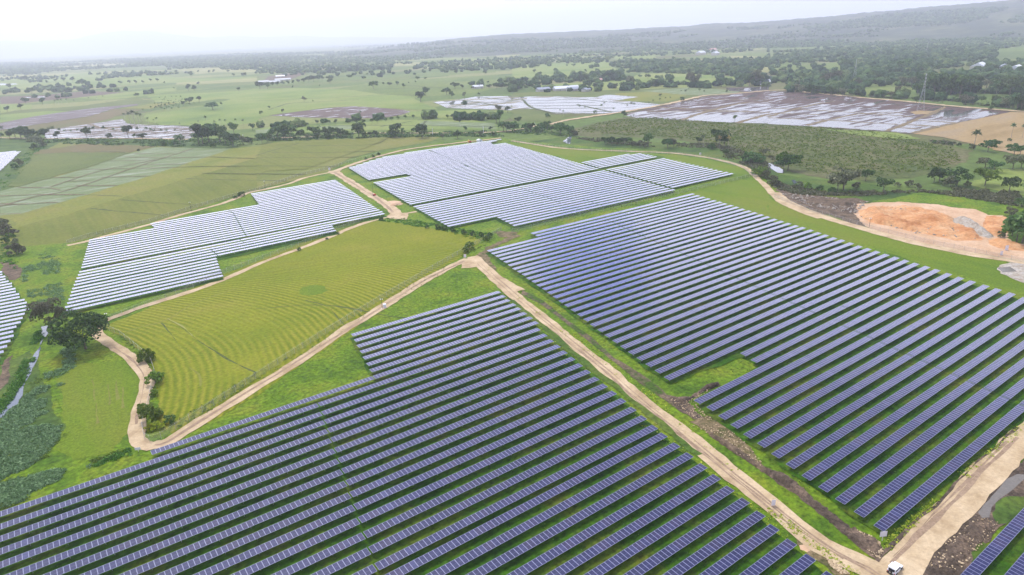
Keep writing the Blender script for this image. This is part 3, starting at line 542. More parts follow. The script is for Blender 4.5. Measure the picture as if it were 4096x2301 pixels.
# tracks
def dd(*p): return list(p)
ribbon('track', [(0, 155), (250, 195), (430, 222), (680, 241), (950, 250), (1200, 260), (1440, 268), (1600, 280), (1800, 305), (1950, 330), (2100, 365), (2220, 405), (2300, 450), (2370, 520), (2470, 610), (2532, 690), (2620, 760), (2770, 830), (2970, 905)], Z21, 4.2, 'road', .4)
ribbon('track', [(60, 655), (150, 725), (300, 800), (500, 880), (750, 955), (1000, 1030), (1250, 1098), (1500, 1160), (1800, 1222), (2100, 1275), (2600, 1350)], Z31, 6.5, 'road', .5)
ribbon('track', [(760, 455), (620, 480), (450, 522), (300, 575), (100, 622), (-60, 655), (-170, 700), (-320, 760), (-570, 830), (-770, 885), (-1010, 960), (-1270, 1030), (-1470, 1080), (-1610, 1122), (-1820, 1168)], Z11, 3.6, 'road', .4)
ribbon('track', [(740, 458), (830, 425), (950, 380), (1100, 332), (1250, 290), (1450, 243), (1700, 207), (1900, 184), (2050, 165), (2150, 157), (2360, 130)], Z11, 4.5, 'road', .4)
ribbon('track', [(740, 445), (800, 482), (900, 545), (1000, 605), (1100, 668), (1200, 735), (1290, 795), (1345, 850), (1380, 880)], Z11, lambda t: 7.5-1.5*math.sin(math.pi*t), 'road', .5)
sheet('track', [(1250, 890), (1320, 850), (1390, 855), (1470, 850), (1470, 885), (1450, 920), (1330, 910), (1270, 905)], Z11, 'road')
sheet('track', [(690, 460), (760, 440), (830, 430), (800, 475), (740, 480)], Z11, 'road')
ribbon('track', [(1370, 870), (1480, 852), (1580, 832)], Z11, 3.5, 'road', .4)
ribbon('track', [(1250, 895), (1130, 925), (900, 1005), (800, 1048), (650, 1110), (500, 1170), (250, 1262), (0, 1360), (-180, 1440), (-300, 1490), (-550, 1585), (-900, 1700), (-1180, 1790), (-1400, 1875), (-1470, 1900)], Z11, 3.4, 'road', .4)
ribbon('track', [(925, 505), (935, 560), (980, 610), (1100, 690), (1235, 790), (1340, 880), (1400, 960), (1412, 1060), (1385, 1180), (1345, 1320), (1325, 1450), (1318, 1560), (1345, 1625), (1420, 1655), (1500, 1650), (1620, 1620), (1760, 1535), (1950, 1410), (2200, 1260), (2470, 1090), (2720, 940), (3000, 760), (3300, 550), (3600, 370), (3900, 180), (4150, 30), (4380, -90), (4520, -150)], Z02, lambda t: 4.2 if t < .55 else 4.2+1.0*(t-.55), 'road', .4)
ribbon('track', [(2085, 1275), (2160, 1335), (2280, 1447), (2470+60, 1610)], Z11, 6.0, 'road', .5)
sheet('track', [(1990, 1320), (2060, 1280), (2120, 1270), (2190, 1330), (2160, 1370), (2060, 1385), (1980, 1390)], Z11, 'road')
RD = [(1205, 665), (1255, 710), (1330, 775), (1420, 848), (1512, 922), (1600, 1000), (1700, 1078), (1800, 1160), (1900, 1240), (2000, 1320), (2100, 1392), (2180, 1432), (2260, 1490)]
ribbon('track', RD, DD, 5.6, 'road', .45)
ribbon('track', [(1180, 1500), (1290, 1380), (1440, 1165), (1720, 895), (1975, 615), (2200, 395), (2380, 200), (2700, -80)], Z33, 6.5, 'road', .35)
sheet('track', [(900, 1310), (1070, 1315), (1180, 1220), (1380, 1350), (1330, 1500), (1000, 1500), (850, 1400)], Z33, 'road')
ribbon('rut', [(1180, 1340), (1560, 960), (1900, 620), (2150, 370), (2400, 130)], Z33, .8, 'rut', .25)
ribbon('rut', [(1200, 1280), (1480, 990), (1800, 660), (2300, 170)], Z33, .5, 'rut', .2)
ribbon('rut', [(1300, 780), (1400, 842), (1512, 930), (1600, 1008), (1700, 1088), (1800, 1170), (1900, 1250), (2000, 1330), (2120, 1410)], DD, .6, 'rut', .3)
ribbon('rut', [(1100, 700), (1240, 800), (1330, 890), (1385, 960), (1395, 1060), (1370, 1180), (1330, 1320), (1312, 1450)], Z02, .5, 'rut', .25)
ribbon('ditch', [(1040, 1320), (1250, 1110), (1420, 920), (1600, 790), (1750, 620), (1830, 530), (1950, 420), (2150, 240), (2400, 30)], Z33, .7, 'soil_dark', .3)
ribbon('ditch', [(2330, 170), (2470, 260), (2900, 600), (3200, 850)], lambda q: Z12(q), 1.0, 'grass_dark', .4)
ribbon('ditch', [(0, 250), (180, 420), (430, 620), (700, 850), (1000, 1080), (1250, 1300), (1500, 1500), (1800, 1750)], Z22, 1.8, 'grass_dark', .5)
for dx in (-6, 9):
    ribbon('rut', [(1500+dx, 1650), (1620+dx, 1620), (1950+dx, 1410), (2470+dx, 1090), (3000+dx, 760), (3600+dx, 370), (4150+dx, 30), (4480+dx, -130)], Z02, .5, 'rut', .2)
    ribbon('rut', [(760+dx, 465), (800+dx, 486), (1000+dx, 607), (1200+dx, 737), (1330+dx, 850)], Z11, .6, 'rut', .25)
    ribbon('rut', [(dd_[0]+dx*.7, dd_[1]) for dd_ in RD], DD, .45, 'rut', .2)
# far tracks and the canal lane
ribbon('track', [(380, 1205), (520, 1167), (800, 1122), (1000, 1095), (1200, 1062), (1400, 1026), (1600, 985), (1800, 938), (1900, 922), (2200, 903), (2440, 880), (2640, 872), (2800, 890), (3170, 925), (3470, 955), (3670, 970), (4170, 1020), (4470, 1045), (5000, 1085)], Z20, 8, 'road', 1.2)
ribbon('track', [(-60, 1332), (500, 1342), (1000, 1338), (1600, 1345), (1830, 1350)], Z00, 4, 'road', .6)
ribbon('track', [(2380, 1345), (2560, 1335), (3000, 1325), (3400, 1288), (3800, 1290), (4200, 1288), (4700, 1282), (5000, 1255), (5300, 1190)], Z00, 4, 'road', .6)
# water
ribbon('creek', [(440, 500), (432, 560), (425, 640), (405, 690), (330, 830), (290, 960), (200, 1120), (165, 1190), (120, 1260), (60, 1320), (-20, 1390)], Z02, lambda t: .9 if .12 < t < .66 else 2.3, 'creek', .5)
sheet('creek', [(410, 530), (440, 520), (465, 580), (440, 610), (415, 590)], Z02, 'creek', z=.40)
sheet('creek', [(490, 165), (560, 110), (575, 120), (560, 185), (530, 182)], Z21, 'water', z=.40)
sheet('creek', [(0, 370), (70, 395), (150, 440), (150, 470), (90, 465), (0, 410)], Z31, 'water', z=.40)
sheet('creek', [(225, 540), (250, 535), (280, 565), (250, 575)], Z31, 'water', z=.40)
sheet('creek', [(2300, 745), (2380, 728), (2500, 735), (2540, 790), (2470, 832), (2420, 832), (2340, 790)], Z20, 'water')

# distant hills
def nse(x, s=0): return sum(math.sin(x*f+s*1.7+i*2.1)*a for i, (f, a) in enumerate(((1, .5), (2.3, .27), (5.1, .15), (11.7, .08))))
def azpix(x):          # azimuth of the skyline seen at photo column x
    d = F+R_*((x-PW/2)/FPX)-U_*((132.2-(x-2048)*.0393-PH/2)/-FPX*-1)
    return math.atan2(d[0], d[1])
def horizon_y(x): return 132.16-(x-2048)*.03929
def heightfield(name, prof, r0, r1, rc, mat, nx=260, nr=26, rough=12):
    xs = np.linspace(prof[0][0], prof[-1][0], nx); pxs = [p[0] for p in prof]; pys = [p[1] for p in prof]
    V = []
    for i, x in enumerate(xs):
        a = azpix(x); y = np.interp(x, pxs, pys); top = CAMH+rc*max(-.02, (horizon_y(x)-y)/FPX*.94)
        for j in range(nr):
            r = r0+(r1-r0)*j/(nr-1); t = (r-r0)/(rc-r0) if r < rc else 1-(r-rc)/(r1-rc)
            t = max(0, t); h = (t*t*(3-2*t))*max(top, 0)+rough*nse(i*.25+j*.9, j*.37)*t*min(1, max(top, 0)/120)
            V.append((r*math.sin(a), r*math.cos(a), h-(3 if top < 60 else 1.5) if t > 0 else -6))
    Fq = [(i*nr+j, (i+1)*nr+j, (i+1)*nr+j+1, i*nr+j+1) for i in range(nx-1) for j in range(nr-1)]
    me = npmesh(name, V, Fq, smooth=True)
    if me.polygons[0].normal.z < 0: me.flip_normals()
    return tag(link(name, me, mat), kind='structure')
M['hill_far'] = ground('hill_far', (.05, .07, .04), (.08, .10, .05), big=.0006, fs=.004, fa=.3)
M['hill_wood'] = ground('hill_wood', (.022, .040, .016), (.045, .065, .022), (.12, .13, .05), big=.0035, fs=.02, fa=.4, stretch=(1, 1.8, 1), p=(.42, .62))
heightfield('hill', [(-500, 172), (0, 174), (150, 176), (300, 166), (420, 147), (510, 134), (620, 137), (740, 148), (830, 155), (930, 149), (1040, 151), (1200, 147), (1350, 150), (1500, 150), (1700, 150), (2000, 142), (2300, 128), (2600, 119)], 18000, 27500, 24000, M['hill_far'], 300, 20, 25)
HPROF = [(1150, 222), (1500, 190), (1850, 150), (2048, 136), (2214, 129), (2421, 121), (2587, 113), (2753, 104), (2836, 96), (3001, 91), (3072, 86), (3196, 78), (3321, 68), (3569, 48), (3693, 38), (3860, 26), (3984, 18), (4096, 12), (4400, -10)]
heightfield('hill', HPROF, 3200, 8500, 6500, M['hill_wood'], 300, 34, 9)
# ------------------------------------------------------------------ solar rows
PWD, PDP, PH0 = 1.10, 2.2, 1.6
def inter(pts, y):                      # x on a boundary given as (x, y) points
    p = sorted(pts, key=lambda a: a[1]); return float(np.interp(y, [a[1] for a in p], [a[0] for a in p]))
def clipx(xl, xr, y):
    xs = np.arange(xl, xr, 1.1); k = []
    for x in xs:
        d = np.array([x, y, PH0-CAMH]); z = d@F
        if z < 1: continue
        u, v = PW/2+FPX*(d@R_)/z, PH/2-FPX*(d@U_)/z
        if -70 < u < PW+70 and v < PH+90: k.append(x)
    if not k: return None
    return (xl if k[0] == xs[0] else k[0]), (xr if k[-1] == xs[-1] else k[-1])
def panels_mesh(n, seed, tilt=.045, L=None):
    PWD = L/n if L else 1.1
    r = np.random.default_rng(seed); i = np.arange(n); x0 = i*PWD+.012; x1 = (i+1)*PWD-.012
    tl = r.normal(0, .0035, n); tw = r.normal(0, .0025, n)
    # slow sag and twist along the torque tube
    tl += tilt+.006*np.sin(i*.13+r.uniform(0, 6))
    V = np.zeros((n, 8, 3)); yh = PDP/2
    for k, (xx, sy) in enumerate(((x0, -1), (x1, -1), (x1, 1), (x0, 1))):
        z = sy*tl*yh+(tw if k in (1, 2) else -tw)*.5
        V[:, k] = np.c_[xx, np.full(n, sy*yh), z]; V[:, k+4] = np.c_[xx, np.full(n, sy*yh), z-.05]
    b = (i*8)[:, None]; Q = np.array([[0, 1, 2, 3], [4, 5, 1, 0], [5, 6, 2, 1], [6, 7, 3, 2], [7, 4, 0, 3]])
    Fq = (b[:, :, None]+Q[None]).reshape(-1, 4)
    uv = np.zeros((n, 5, 4, 2)); uv[:, 0] = [[0, 0], [1, 0], [1, 1], [0, 1]]
    return npmesh('panel_array', V.reshape(-1, 3), Fq, uv.reshape(-1, 2))
post_me = None
def make_row(xl, xr, yc, dy, label, group, posts, tilt=.045):
    """one tracker table: panels on a torque tube carried by posts"""
    global post_me
    n = max(2, int(round((xr-xl)/PWD))); L = xr-xl
    t = empty('solar_panel_row', (xl, yc, 0), math.atan2(dy, xr-xl), label, 'solar panels', group)
    p = link('panel_array', panels_mesh(n, int(xl*7+yc*131) % 99991, tilt, L), M['panel'], t); p.location = (0, 0, PH0)
    xs = np.arange(1.4, L-.5, 6.6)
    if posts:
        MB().bar((.1, 0, PH0-.14), (L-.1, 0, PH0-.14), .07, n=6).build('torque_tube', M['steel'], t)
        if post_me is None:
            o = MB().box((-.06, -.09, 0), (.06, .09, PH0-.18)).box((-.12, -.14, PH0-.34), (.12, .14, PH0-.20)).build('post', M['post'], t); post_me = o.data; o.location = (xs[0], 0, 0); xs = xs[1:]
        for x in xs:
            o = bpy.data.objects.new('post', post_me); C.objects.link(o); o.parent = t; o.location = (x, 0, 0)
    else:
        s = MB().bar((.1, 0, PH0-.14), (L-.1, 0, PH0-.14), .07, n=5)
        for x in xs: s.box((x-.06, -.09, 0), (x+.06, .09, PH0-.21))
        s.build('support_frame', M['post'], t)
    return t
ROWS = []       # (xl, xr, y far edge left, y far edge right, block, index, piece)
def tabw(q): return g(q, PH0)[:2]
def zt(tf, pts): return [tabw(tf(p)) for p in pts]
def add(xl, xr, yl, yr, blk, i, cuts=()):
    c = clipx(xl, xr, (yl+yr)/2)
    if c is None: return
    k = (yr-yl)/(xr-xl); a, b_ = c
    segs = []; s = a
    for q in sorted(cuts):
        if a+4 < q < b_-4: segs.append((s, q-.2)); s = q+.2
    segs.append((s, b_))
    for j, (u, v) in enumerate(segs):
        if v-u > 3: ROWS.append([u, v, yl+k*(u-xl), yl+k*(v-xl), blk, i, j, len(segs)])
NR = zt(Z12, [(2335, 155), (2380, 195), (2425, 235)])+zt(Z22, [(10, 275), (60, 315), (115, 360), (170, 403), (225, 448), (240, 512), (305, 567), (365, 620), (430, 673), (495, 730), (568, 792), (640, 853), (715, 915), (795, 983), (875, 1050), (960, 1118), (1050, 1190), (1145, 1273), (1245, 1355)])+zt(Z23, [(1345, 0), (1435, 75), (1555, 170), (1680, 265), (1810, 370), (1935, 475), (2065, 585), (2210, 700), (2355, 825)])+zt(Z33, [(20, 955), (185, 1095), (365, 1240), (560, 1405)])
NL = zt(Z12, [(915, 572), (943, 625), (970, 680), (1000, 735), (1030, 795), (1063, 855), (1095, 915)])
for i, r in enumerate(NR):
    y = r[1]
    if i < 7: add(NL[i][0], r[0], NL[i][1], y, 'N', i)
    elif i == 7: add(9.6, r[0], 178.5, y, 'N', i, [72.6])
    else: add(-40, r[0], y+.2, y, 'N', i, [52.9-1.065*(i-8)] if i < 24 else [])
RL = zt(Z21, [(180, 1045), (220, 1065)])+zt(Z11, [(2225, 1212), (2262, 1237), (2300, 1262), (2340, 1290), (2385, 1318), (2425, 1350)])+zt(Z21, [(0, 1385), (45, 1412), (90, 1440)])+zt(Z22, [(135, 30), (185, 60), (232, 97), (285, 130), (335, 168), (390, 208), (445, 250), (502, 290), (565, 335), (625, 380), (688, 428), (752, 478), (825, 530), (893, 582), (968, 635), (1045, 690), (1122, 745), (1205, 803), (1290, 863), (1380, 925), (1470, 990), (2205, 760), (2310, 825), (1760, 1215), (1880, 1280), (1995, 1365), (2110, 1447)])+zt(Z23, [(2232, 95), (2362, 180)])+zt(Z33, [(32, 280), (172, 380), (325, 490), (485, 600), (648, 715), (828, 838), (1017, 970)])
RR = zt(Z21, [(1740, 662), (1790, 678), (1840, 693), (1890, 708), (1945, 725), (2000, 740), (2050, 755), (2110, 772), (2165, 790), (2220, 808), (2280, 825), (2340, 843), (2400, 862), (2460, 882)])+zt(Z31, [(55, 905), (120, 925), (190, 945), (262, 967), (330, 985), (405, 1010), (478, 1035), (550, 1058), (628, 1085), (708, 1107), (790, 1135), (872, 1165), (958, 1190), (1042, 1217), (1130, 1245), (1225, 1273), (1320, 1302), (1415, 1332), (1520, 1362), (1620, 1393), (1730, 1430)])+zt(Z32, [(1840, 20), (1955, 55), (2080, 95), (2200, 130), (2330, 170), (2460, 215)])
for i, l in enumerate(RL):
    r = RR[i] if i < len(RR) else (RR[-1][0]-1.1*(i-len(RR)+1), l[1]+.2)
    cut = 253.2-.243*(263.3-l[1])
    if i < 2: cut = 271
    if 109 < l[1] < 118: cut += 14
    add(l[0], r[0], l[1], r[1], 'R', i, [cut])
for i in range(17):
    y = 369.3-4.88*i; yr = y-2.5
    xl = inter([(190, 369.3), (181.7, 314.5)], y) if i < 12 else inter([(212.6, 311), (208, 286)], y)
    add(xl, inter([(350, 366.8), (336.3, 288.2)], yr), y, yr, 'C', i, [inter([tabw(Z21((30, 590))), tabw(Z21((445, 745)))], y)] if i < 12 else [inter([tabw(Z21((660, 710))), tabw(Z21((860, 780)))], y)])
for i in range(16):
    y = 367.7-4.92*i; add(inter([(353, 367.7), (339.6, 293.8)], y), inter([(416.8, 367.7), (403.5, 293.8)], y), y, y-.4, 'E', i)
for i in range(6):
    y = 403.2-4.95*i; add(inter([(359.8, 403.2), (354.3, 377.1)], y), inter([(422.7, 403), (419, 378)], y)-(10 if i == 0 else 0), y, y-.3, 'F', i)
for i in range(38):
    y = 377.2+4.9*i
    if y < 459.5: xl = inter([(191.4, 377.4), (204.7, 458.4)], y)
    elif y < 468.5: xl = 237
    elif y < 529: xl = inter([(206.4, 470), (216.1, 528.8)], y)
    else: xl = inter([(216.5, 528.8), (241, 543.3), (263, 556), (300, 560.5)], y)
    xr = inter([(352.2, 377.6), (377.6, 520.3), (381, 536)], y) if y < 538 else inter([(368, 540), (371, 547.7), (380, 551.5), (392, 559)], y)
    add(xl, xr, y, y-.5, 'T', 37-i, [272-.2*(y-377)*-1] if y < 555 and i % 1 == 0 else [])
gl = [tabw(Z01((2245, 845))), tabw(Z01((2370, 1065)))]
for i in range(23):
    y = 376.2+4.95*i
    if y > 449: xl = inter([(119.5, 450), (125, 487)], y)
    elif y > 434: xl = 54
    else: xl = inter([(11.7, 374.7), (21.1, 433.2)], y)
    add(xl, inter([(170.7, 377.4), (188.2, 486.4)], y), y-1.2, y+.8, 'L', 22-i, [inter(gl, y)])
for i, (xl, xr, y) in enumerate([(10.4, 170, 367.2), (9.4, 168.7, 362.1), (8.4, 134.1, 357), (7.4, 132.8, 352), (6.5, 131.7, 347), (5.4, 66.8, 341.7), (4.6, 66, 336.8), (3.8, 65.2, 331.9), (2.9, 64.4, 327), (2, 63.7, 322.1), (.9, 62.9, 317.3), (0, 62.3, 312.4)]):
    add(xl, xr, y, y+(3.5 if i < 5 else 1.5), 'LL', i, [85.5 if i < 2 else 68.5])
FR = [tabw(q) for q in [Z01((20, 1390)), Z01((45, 1430))]+[Z02(p) for p in [(60, 5), (80, 30), (115, 75), (150, 120), (190, 175), (228, 220), (250, 247), (270, 275), (295, 305), (245, 345), (225, 387), (205, 428), (185, 470), (163, 515), (142, 562), (120, 605), (95, 655), (72, 703), (45, 750), (18, 803)]]]
for i in range(25):
    y = 395.5-4.92*i; add(-60, inter(FR, y), y+2, y, 'FL', i)
for i in range(30):
    y = 903-4.95*i; add(-60, inter([(4.5, 896), (-16, 756)], y) if y < 896 else 0, y+1, y, 'FF', i)
for i in range(3): add(60, 190, 32.4-4.95*i, 32.6-4.95*i, 'BR', i)
def imgsize(r):
    a = px((r[0], r[2], PH0)); b_ = px((r[1], r[3], PH0)); z = (a[2]+b_[2])/2
    return math.hypot(a[0]-b_[0], a[1]-b_[1])*(FPX*1.2/z)
ROWS.sort(key=imgsize, reverse=True)
BN = {'N': ('left of the main dirt track', 'back'), 'R': ('right of the main dirt track', 'back'), 'C': ('in the centre far block', 'back'), 'E': ('in the far right block', 'back'),
      'F': ('in the small five-row block at far right', 'back'), 'T': ('in the farthest large block', 'back'), 'L': ('in the left block beyond the crop field', 'back'), 'LL': ('in the left block nearest the crop field', 'back'),
      'FL': ('in the block cut by the left edge', 'back'), 'FF': ('in the distant block at the upper left edge', 'back'), 'BR': ('in the bottom right corner', 'back')}
PIECE = {(0, 1): '', (0, 2): ', left piece', (1, 2): ', right piece'}
rest = []
for k, (xl, xr, yl, yr, blk, i, j, ns) in enumerate(ROWS):
    if k >= 296: rest.append((xl, xr, yl, yr)); continue
    lab = '%s solar row from the back %s%s' % (ordn(i+1), BN[blk][0], PIECE[(j, ns)])
    make_row(xl, xr, (yl+yr)/2-PDP/2, yr-yl, lab, 'solar rows '+BN[blk][0], blk == 'N' or blk == 'BR', .075 if blk in 'RCE' else .04)
if rest:
    Vs = []; Fs = []; Us = []; n0 = 0; s = MB()
    for xl, xr, yl, yr in rest:
        n = max(2, int((xr-xl)/PWD)); me = panels_mesh(n, n0 % 977)
        co = np.zeros(len(me.vertices)*3, np.float32); me.vertices.foreach_get('co', co); co = co.reshape(-1, 3)+[xl, (yl+yr)/2-PDP/2, PH0]
        f = np.zeros(len(me.polygons)*4, np.int32); me.loops.foreach_get('vertex_index', f); u = np.zeros(len(f)*2, np.float32); me.uv_layers[0].data.foreach_get('uv', u)
        Vs.append(co); Fs.append(f.reshape(-1, 4)+n0); Us.append(u.reshape(-1, 2)); n0 += len(co); bpy.data.meshes.remove(me)
        for x in np.arange(xl+1.5, xr, 6.6): s.box((x-.06, (yl+yr)/2-PDP/2-.09, 0), (x+.06, (yl+yr)/2-PDP/2+.09, PH0-.1))
    o = link('distant_solar_rows', npmesh('distant_solar_rows', np.concatenate(Vs), np.concatenate(Fs), np.concatenate(Us)), M['panel'])
    tag(o, 'smallest distant rows of pale solar panels at the edges of the farm', 'solar panels', kind='stuff')
    q = s.build('posts', M['post'], o)
print('ROWS', len(ROWS), 'rest', len(rest))
def block_sheet(P, mat='row_grass_shaded'):  # grass under a solar block; panel shade is partly painted into its green
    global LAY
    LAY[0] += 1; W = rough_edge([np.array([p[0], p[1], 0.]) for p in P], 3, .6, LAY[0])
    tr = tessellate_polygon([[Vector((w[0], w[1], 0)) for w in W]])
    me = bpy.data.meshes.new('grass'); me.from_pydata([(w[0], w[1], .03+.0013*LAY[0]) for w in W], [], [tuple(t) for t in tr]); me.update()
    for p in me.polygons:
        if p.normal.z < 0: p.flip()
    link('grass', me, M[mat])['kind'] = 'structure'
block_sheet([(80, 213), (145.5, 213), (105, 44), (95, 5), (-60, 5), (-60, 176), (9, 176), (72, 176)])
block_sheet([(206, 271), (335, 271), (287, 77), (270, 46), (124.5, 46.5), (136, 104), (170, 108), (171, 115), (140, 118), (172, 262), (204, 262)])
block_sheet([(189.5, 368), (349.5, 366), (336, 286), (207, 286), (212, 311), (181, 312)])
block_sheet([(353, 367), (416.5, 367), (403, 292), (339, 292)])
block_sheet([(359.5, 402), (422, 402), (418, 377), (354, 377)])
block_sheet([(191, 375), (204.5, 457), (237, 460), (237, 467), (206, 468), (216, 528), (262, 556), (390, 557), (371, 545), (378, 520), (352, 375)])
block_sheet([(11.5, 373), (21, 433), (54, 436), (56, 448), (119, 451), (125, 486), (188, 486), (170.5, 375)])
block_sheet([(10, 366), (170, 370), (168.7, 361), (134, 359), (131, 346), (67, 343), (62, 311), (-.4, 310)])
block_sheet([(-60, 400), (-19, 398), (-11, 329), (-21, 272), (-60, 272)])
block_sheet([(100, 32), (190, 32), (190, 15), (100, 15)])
# ------------------------------------------------------------------ trees
def leaf_quads(r, P, Nrm, size, lift=.5):
    """small leaf-cluster faces at points P, roughly facing outwards"""
    n = len(P); d = Nrm+r.normal(0, lift, (n, 3)); d /= np.linalg.norm(d, axis=1)[:, None]+1e-9
    u = np.cross(d, r.normal(0, 1, (n, 3))); u /= np.linalg.norm(u, axis=1)[:, None]+1e-9; w = np.cross(d, u)
    s = (size*r.uniform(.55, 1.35, n))[:, None]; a = r.uniform(.6, 1.0, n)[:, None]
    V = np.stack([P-u*s-w*s*a*.3, P+w*s*a*-1, P+u*s+w*s*a*.2, P+w*s*a], 1)
    return V.reshape(-1, 3), np.arange(n*4).reshape(-1, 4)
def crown_mesh(seed, lobes, n, size, flat_=1.0):
    r = np.random.default_rng(seed); Ps = []; Ns = []
    vol = np.array([l[3]**2 for l in lobes]); cnt = (n*vol/vol.sum()).astype(int)
    for (x, y, z, rad), c in zip(lobes, cnt):
        d = r.normal(0, 1, (c, 3)); d /= np.linalg.norm(d, axis=1)[:, None]; d[:, 2] = np.where(d[:, 2] < -.35, -d[:, 2], d[:, 2])
        k = np.sin(d[:, 0]*7+seed)+np.sin(d[:, 1]*6+seed*2)+np.sin(d[:, 2]*8)
        rr = rad*(r.uniform(.55, 1.0, c)**.5+.06*k)
        Ps.append(np.array([x, y, z])+d*rr[:, None]*[1, 1, flat_]); Ns.append(d)
    V, Fq = leaf_quads(r, np.concatenate(Ps), np.concatenate(Ns), size)
    return npmesh('crown', V, Fq)
def broad_proto(seed, n=620, size=.055, spread=.42, nl=9, base=.28, flat_=.85):
    r = random.Random(seed); lobes = [(0, 0, .62, .27)]
    for k in range(nl):
        a = k*2.4+r.random(); q = spread*r.uniform(.45, .8); lobes.append((q*math.cos(a), q*math.sin(a), r.uniform(base+.14, .80), r.uniform(.15, .24)))
    cm = crown_mesh(seed, lobes, n, size, flat_)
    t = MB().bar((0, 0, -.02), (.01, 0, .34), .028, .020, 7)
    for x, y, z, rad in lobes[1:6]: t.bar((.01, 0, .28), (x*.8, y*.8, z), .013, .004, 4)
    me = bpy.data.meshes.new('trunk'); me.from_pydata(t.v, [], t.f); me.update()
    return cm, me
def palm_proto(seed, nf=15, dry=0):
    r = random.Random(seed); V = []; Fc = []
    for k in range(nf):
        a = k*2*math.pi/nf+r.uniform(-.2, .2); el = r.uniform(-.1, 1.1); L = r.uniform(.26, .36); p = np.array([0, 0, .86]); w0 = .035
        d = np.array([math.cos(a)*math.cos(el), math.sin(a)*math.cos(el), math.sin(el)]); side = np.array([-math.sin(a), math.cos(a), 0]); prev = None
        for j in range(7):
            w = w0*(1.7 if 0 < j < 5 else .5)*(1-.08*j)
            for sgn in (-1, 1):
                i = len(V); q = p+side*sgn*w*1.6+np.array([0, 0, -w*.9]); q2 = q+d*L*.09
                V += [tuple(p), tuple(p+d*L/7*1.1), tuple(q2), tuple(q)]; Fc.append((i, i+1, i+2, i+3))
            p = p+d*L/7; d = d+np.array([0, 0, -.22]); d /= np.linalg.norm(d)
    t = MB(); q = Vector((0, 0, -.01)); c = r.uniform(-.05, .05)
    for j in range(5):
        n_ = Vector((c*((j+1)/5)**2-c, 0, .87*(j+1)/5)); t.bar(q, n_, .020-.0022*j, .020-.0022*(j+1), 7); q = n_
    me = bpy.data.meshes.new('trunk'); me.from_pydata([(x+(0), y, z) for x, y, z in t.v], [], t.f); me.update()
    return npmesh('crown', V, Fc), me
PROTO = {'b': [broad_proto(s) for s in (3, 5, 8, 13, 21, 34)], 'w': [broad_proto(s, 760, .055, .62, 13, .22, .7) for s in (4, 9, 15)],
         'p': [palm_proto(s) for s in (2, 6, 10, 11)], 's': [broad_proto(s, 420, .075, .60, 10, .05, .8) for s in (7, 12)],
         'c': [broad_proto(s, 600, .055, .30, 10, .12, 1.0) for s in (17, 18)],
         'x': [broad_proto(41, 4200, .026, .60, 18, .20, .75)], 'y': [broad_proto(43, 3600, .026, .55, 16, .12, .85)]}
LM = {'d': 'leaf_dark', 'm': 'leaf_mid', 'l': 'leaf_light', 'o': 'leaf_olive', 'n': 'leaf_brown', 'p': 'leaf_palm', 'g': 'leaf_palm_dry', 'u': 'leaf_lush', 'y': 'leaf_gold'}
PM = {}
def proto(kind, v, lm):
    key = (kind, v, lm)
    if key not in PM:
        c, t = PROTO[kind][v]; c = c.copy(); c.name = 'crown'; c.materials.clear(); c.materials.append(M[LM[lm]])
        if not t.materials: t.materials.append(M['bark_pale' if kind == 'p' else 'bark'])
        PM[key] = (c, t)
    return PM[key]
TREES = []
def T(tf, items, place, group, dflt='m'):
    """items: (x, y of the foot, height in zoomed pixels, code); code = shape letter + leaf letter, optional width factor"""
    for it in items:
        x, y, h = it[:3]; code = it[3] if len(it) > 3 else 'b'+dflt; wf = it[4] if len(it) > 4 else 1
        q = tf((x, y)); q2 = tf((x, y-h)); TREES.append([q[0], q[1], abs(q[1]-q2[1]), code, wf, place, group])
CANL = 'in the treeline beyond the left crop fields'; G1 = 'trees of the left canal treeline'
T(Z00, [(75, 785, 35), (240, 785, 50, 'wd'), (300, 810, 40), (370, 810, 35), (455, 808, 30), (540, 800, 35), (620, 795, 45), (705, 795, 50), (800, 840, 75, 'wd'), (965, 830, 35), (1165, 822, 40), (1250, 812, 35), (1312, 812, 35), (1380, 808, 30), (1455, 790, 30), (1520, 792, 35), (1588, 808, 20), (1915, 823, 30), (95, 860, 45), (150, 890, 45), (310, 905, 60, 'wm'), (1325, 940, 42, 'wd'), (2305, 885, 40), (1845, 745, 50), (2355, 750, 45, 'wd'), (1915, 705, 25), (2020, 710, 28), (2065, 705, 30), (2205, 705, 30), (2255, 740, 30), (250, 1005, 60, 'wd'), (415, 1010, 60), (205, 1060, 55), (75, 1080, 50), (1835, 1010, 65, 'wd'), (1770, 1025, 45), (1925, 990, 55), (2055, 1062, 72, 'wd', 1.35), (2135, 1015, 25), (1820, 880, 60), (1880, 880, 50)], 'in the far left pastures', 'trees of the far left pastures', 'd')
